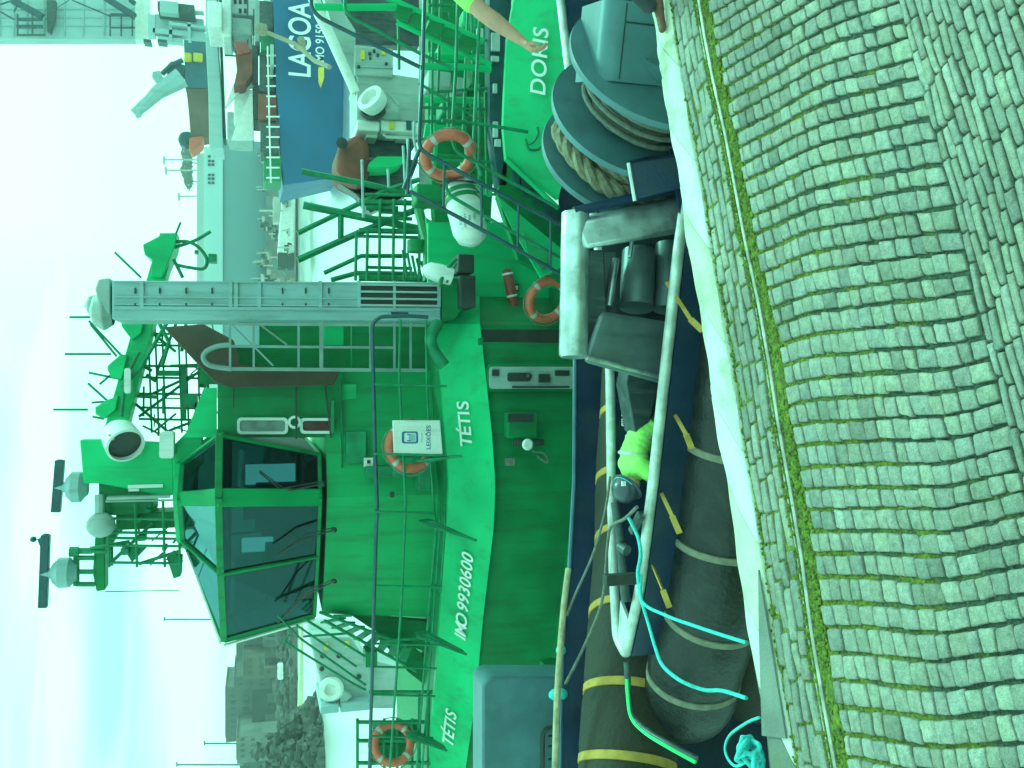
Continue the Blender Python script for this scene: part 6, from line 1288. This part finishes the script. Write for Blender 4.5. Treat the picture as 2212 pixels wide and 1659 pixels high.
def mound(name, label, X, Y, d, sx, sy, h_, m, seed, cat):
    rg = random.Random(seed); b = MB(); c = P(X, Y, d); c.z = WZ - .3
    for i in range(260):
        a = rg.uniform(0, 6.28); q = rg.random() ** .6; p = c + Vector((math.cos(a) * sx * q, math.sin(a) * sy * q, h_ * (1 - q) * rg.uniform(.5, 1))); r_ = rg.uniform(.35, .8)
        o = len(b.v); b.ball(p, r_, 6, (rg.uniform(.8, 1.5), 1, rg.uniform(.6, 1)))
        for k in range(o, len(b.v)): b.v[k] += Vector((rg.uniform(-.2, .2), rg.uniform(-.2, .2), rg.uniform(-.2, .2)))
    return tag(b.build(name, m, smooth=10), label, cat)
M['rock'] = mat('dark_rock', (.07, .085, .07), .9, var=.5, scale=1, bump=0, dirt=(.2, .2, .16), dirt_amt=.5, dscale=.5)
for k in range(4): tag(mound('rocks', None, 640 + 8 * k, 1612 + 45 * k, 92 + 6 * k, 4.5, 8, 6.8, M['rock'], k, None), kind='structure'); 
for o in list(scene.objects):
    if o.name.startswith('rocks'): 
        o['kind'] = 'structure'
b = MB(); rg = random.Random(2)
for i in range(240):
    Y = rg.uniform(1340, 1660); p = P(rg.uniform(600, 642), Y, rg.uniform(146, 165)); b.ball(p, rg.uniform(.4, .9), 6, (1.4, 1, .7))
tag(b.build('breakwater', M['rock'], smooth=10), kind='structure')
b = MB()
tag(MB().plate([(650, 1352), (644, 1560), (690, 1548), (672, 1400), (662, 1352)], 128, 3).build('harbour_mole', mat('pale_mole', (.7, .66, .45), .9, var=.2, scale=.3, bump=0)), 'pale low harbour mole in front of the dark far shore at the left', 'mole')
bw_ = empty('sheet_boat', P(640, 1470, 130), 'small white boats in a row before the dark shore, left of the wheelhouse', 'boat')
for Y in (1440, 1452, 1462): MB().pxbox(600, Y, 612, Y + 7, 130, 2).build('hull', M['white'], bw_, bevel=.2)
for (X0, X1, Y) in ((355, 505, 1338), (442, 500, 1606), (382, 505, 1652)):
    r = empty('light_mast', P(X1, Y, 175), 'thin lamp mast standing against the sky over the left shore', 'mast', 'lamp masts on the left shore'); MB().beam(P(X1 + 20, Y, 175), P(X0, Y, 175), .25, .25).build('pole', fm[4], r); MB().pxbox(X0 - 2, Y - 4, X0 + 1, Y + 4, 175, .6).build('lamp_head', fm[4], r)
# more of the crowded waterfront: sheds, stacked gear and low walls between the blocks
rg = random.Random(77)
for i in range(26):
    Y = 1335 + i * 13 + rg.uniform(-4, 4); X0 = rg.uniform(560, 605); d = 168 + rg.uniform(-6, 8)
    r = empty('harbour_shed', P(640, Y, d), 'small dark harbour shed in the row along the far left waterfront', 'shed', 'sheds along the far left waterfront')
    MB().pxbox(X0, Y - rg.uniform(4, 9), 645, Y + rg.uniform(4, 9), d, 5).build('wall', town[rg.randrange(5)], r)
    MB().pxbox(X0 + 6, Y - 3, X0 + 14, Y + 2, d - .2, .3).build('door', M['steel_dark'], r)
MB().pxbox(545, 1310, 612, 1760, 192, 8).build('long_shed_wall', town[2], empty('long_shed', P(612, 1500, 192), 'long dark waterfront shed behind the row of small sheds, far left', 'shed'))
# ---------------------------------------------------------------- damp harbour air
b = MB(); b.box(-320, 320, -30, 420, WZ - 2.5, 62)
hz = bpy.data.materials.new('haze'); hz.use_nodes = True; t = hz.node_tree; t.nodes.clear(); o = t.nodes.new('ShaderNodeOutputMaterial'); v = t.nodes.new('ShaderNodeVolumePrincipled')
v.inputs['Density'].default_value = .0009; v.inputs['Color'].default_value = (.9, .95, .95, 1); v.inputs['Anisotropy'].default_value = .3; t.links.new(v.outputs[0], o.inputs['Volume'])
tag(b.build('haze', hz), kind='stuff')
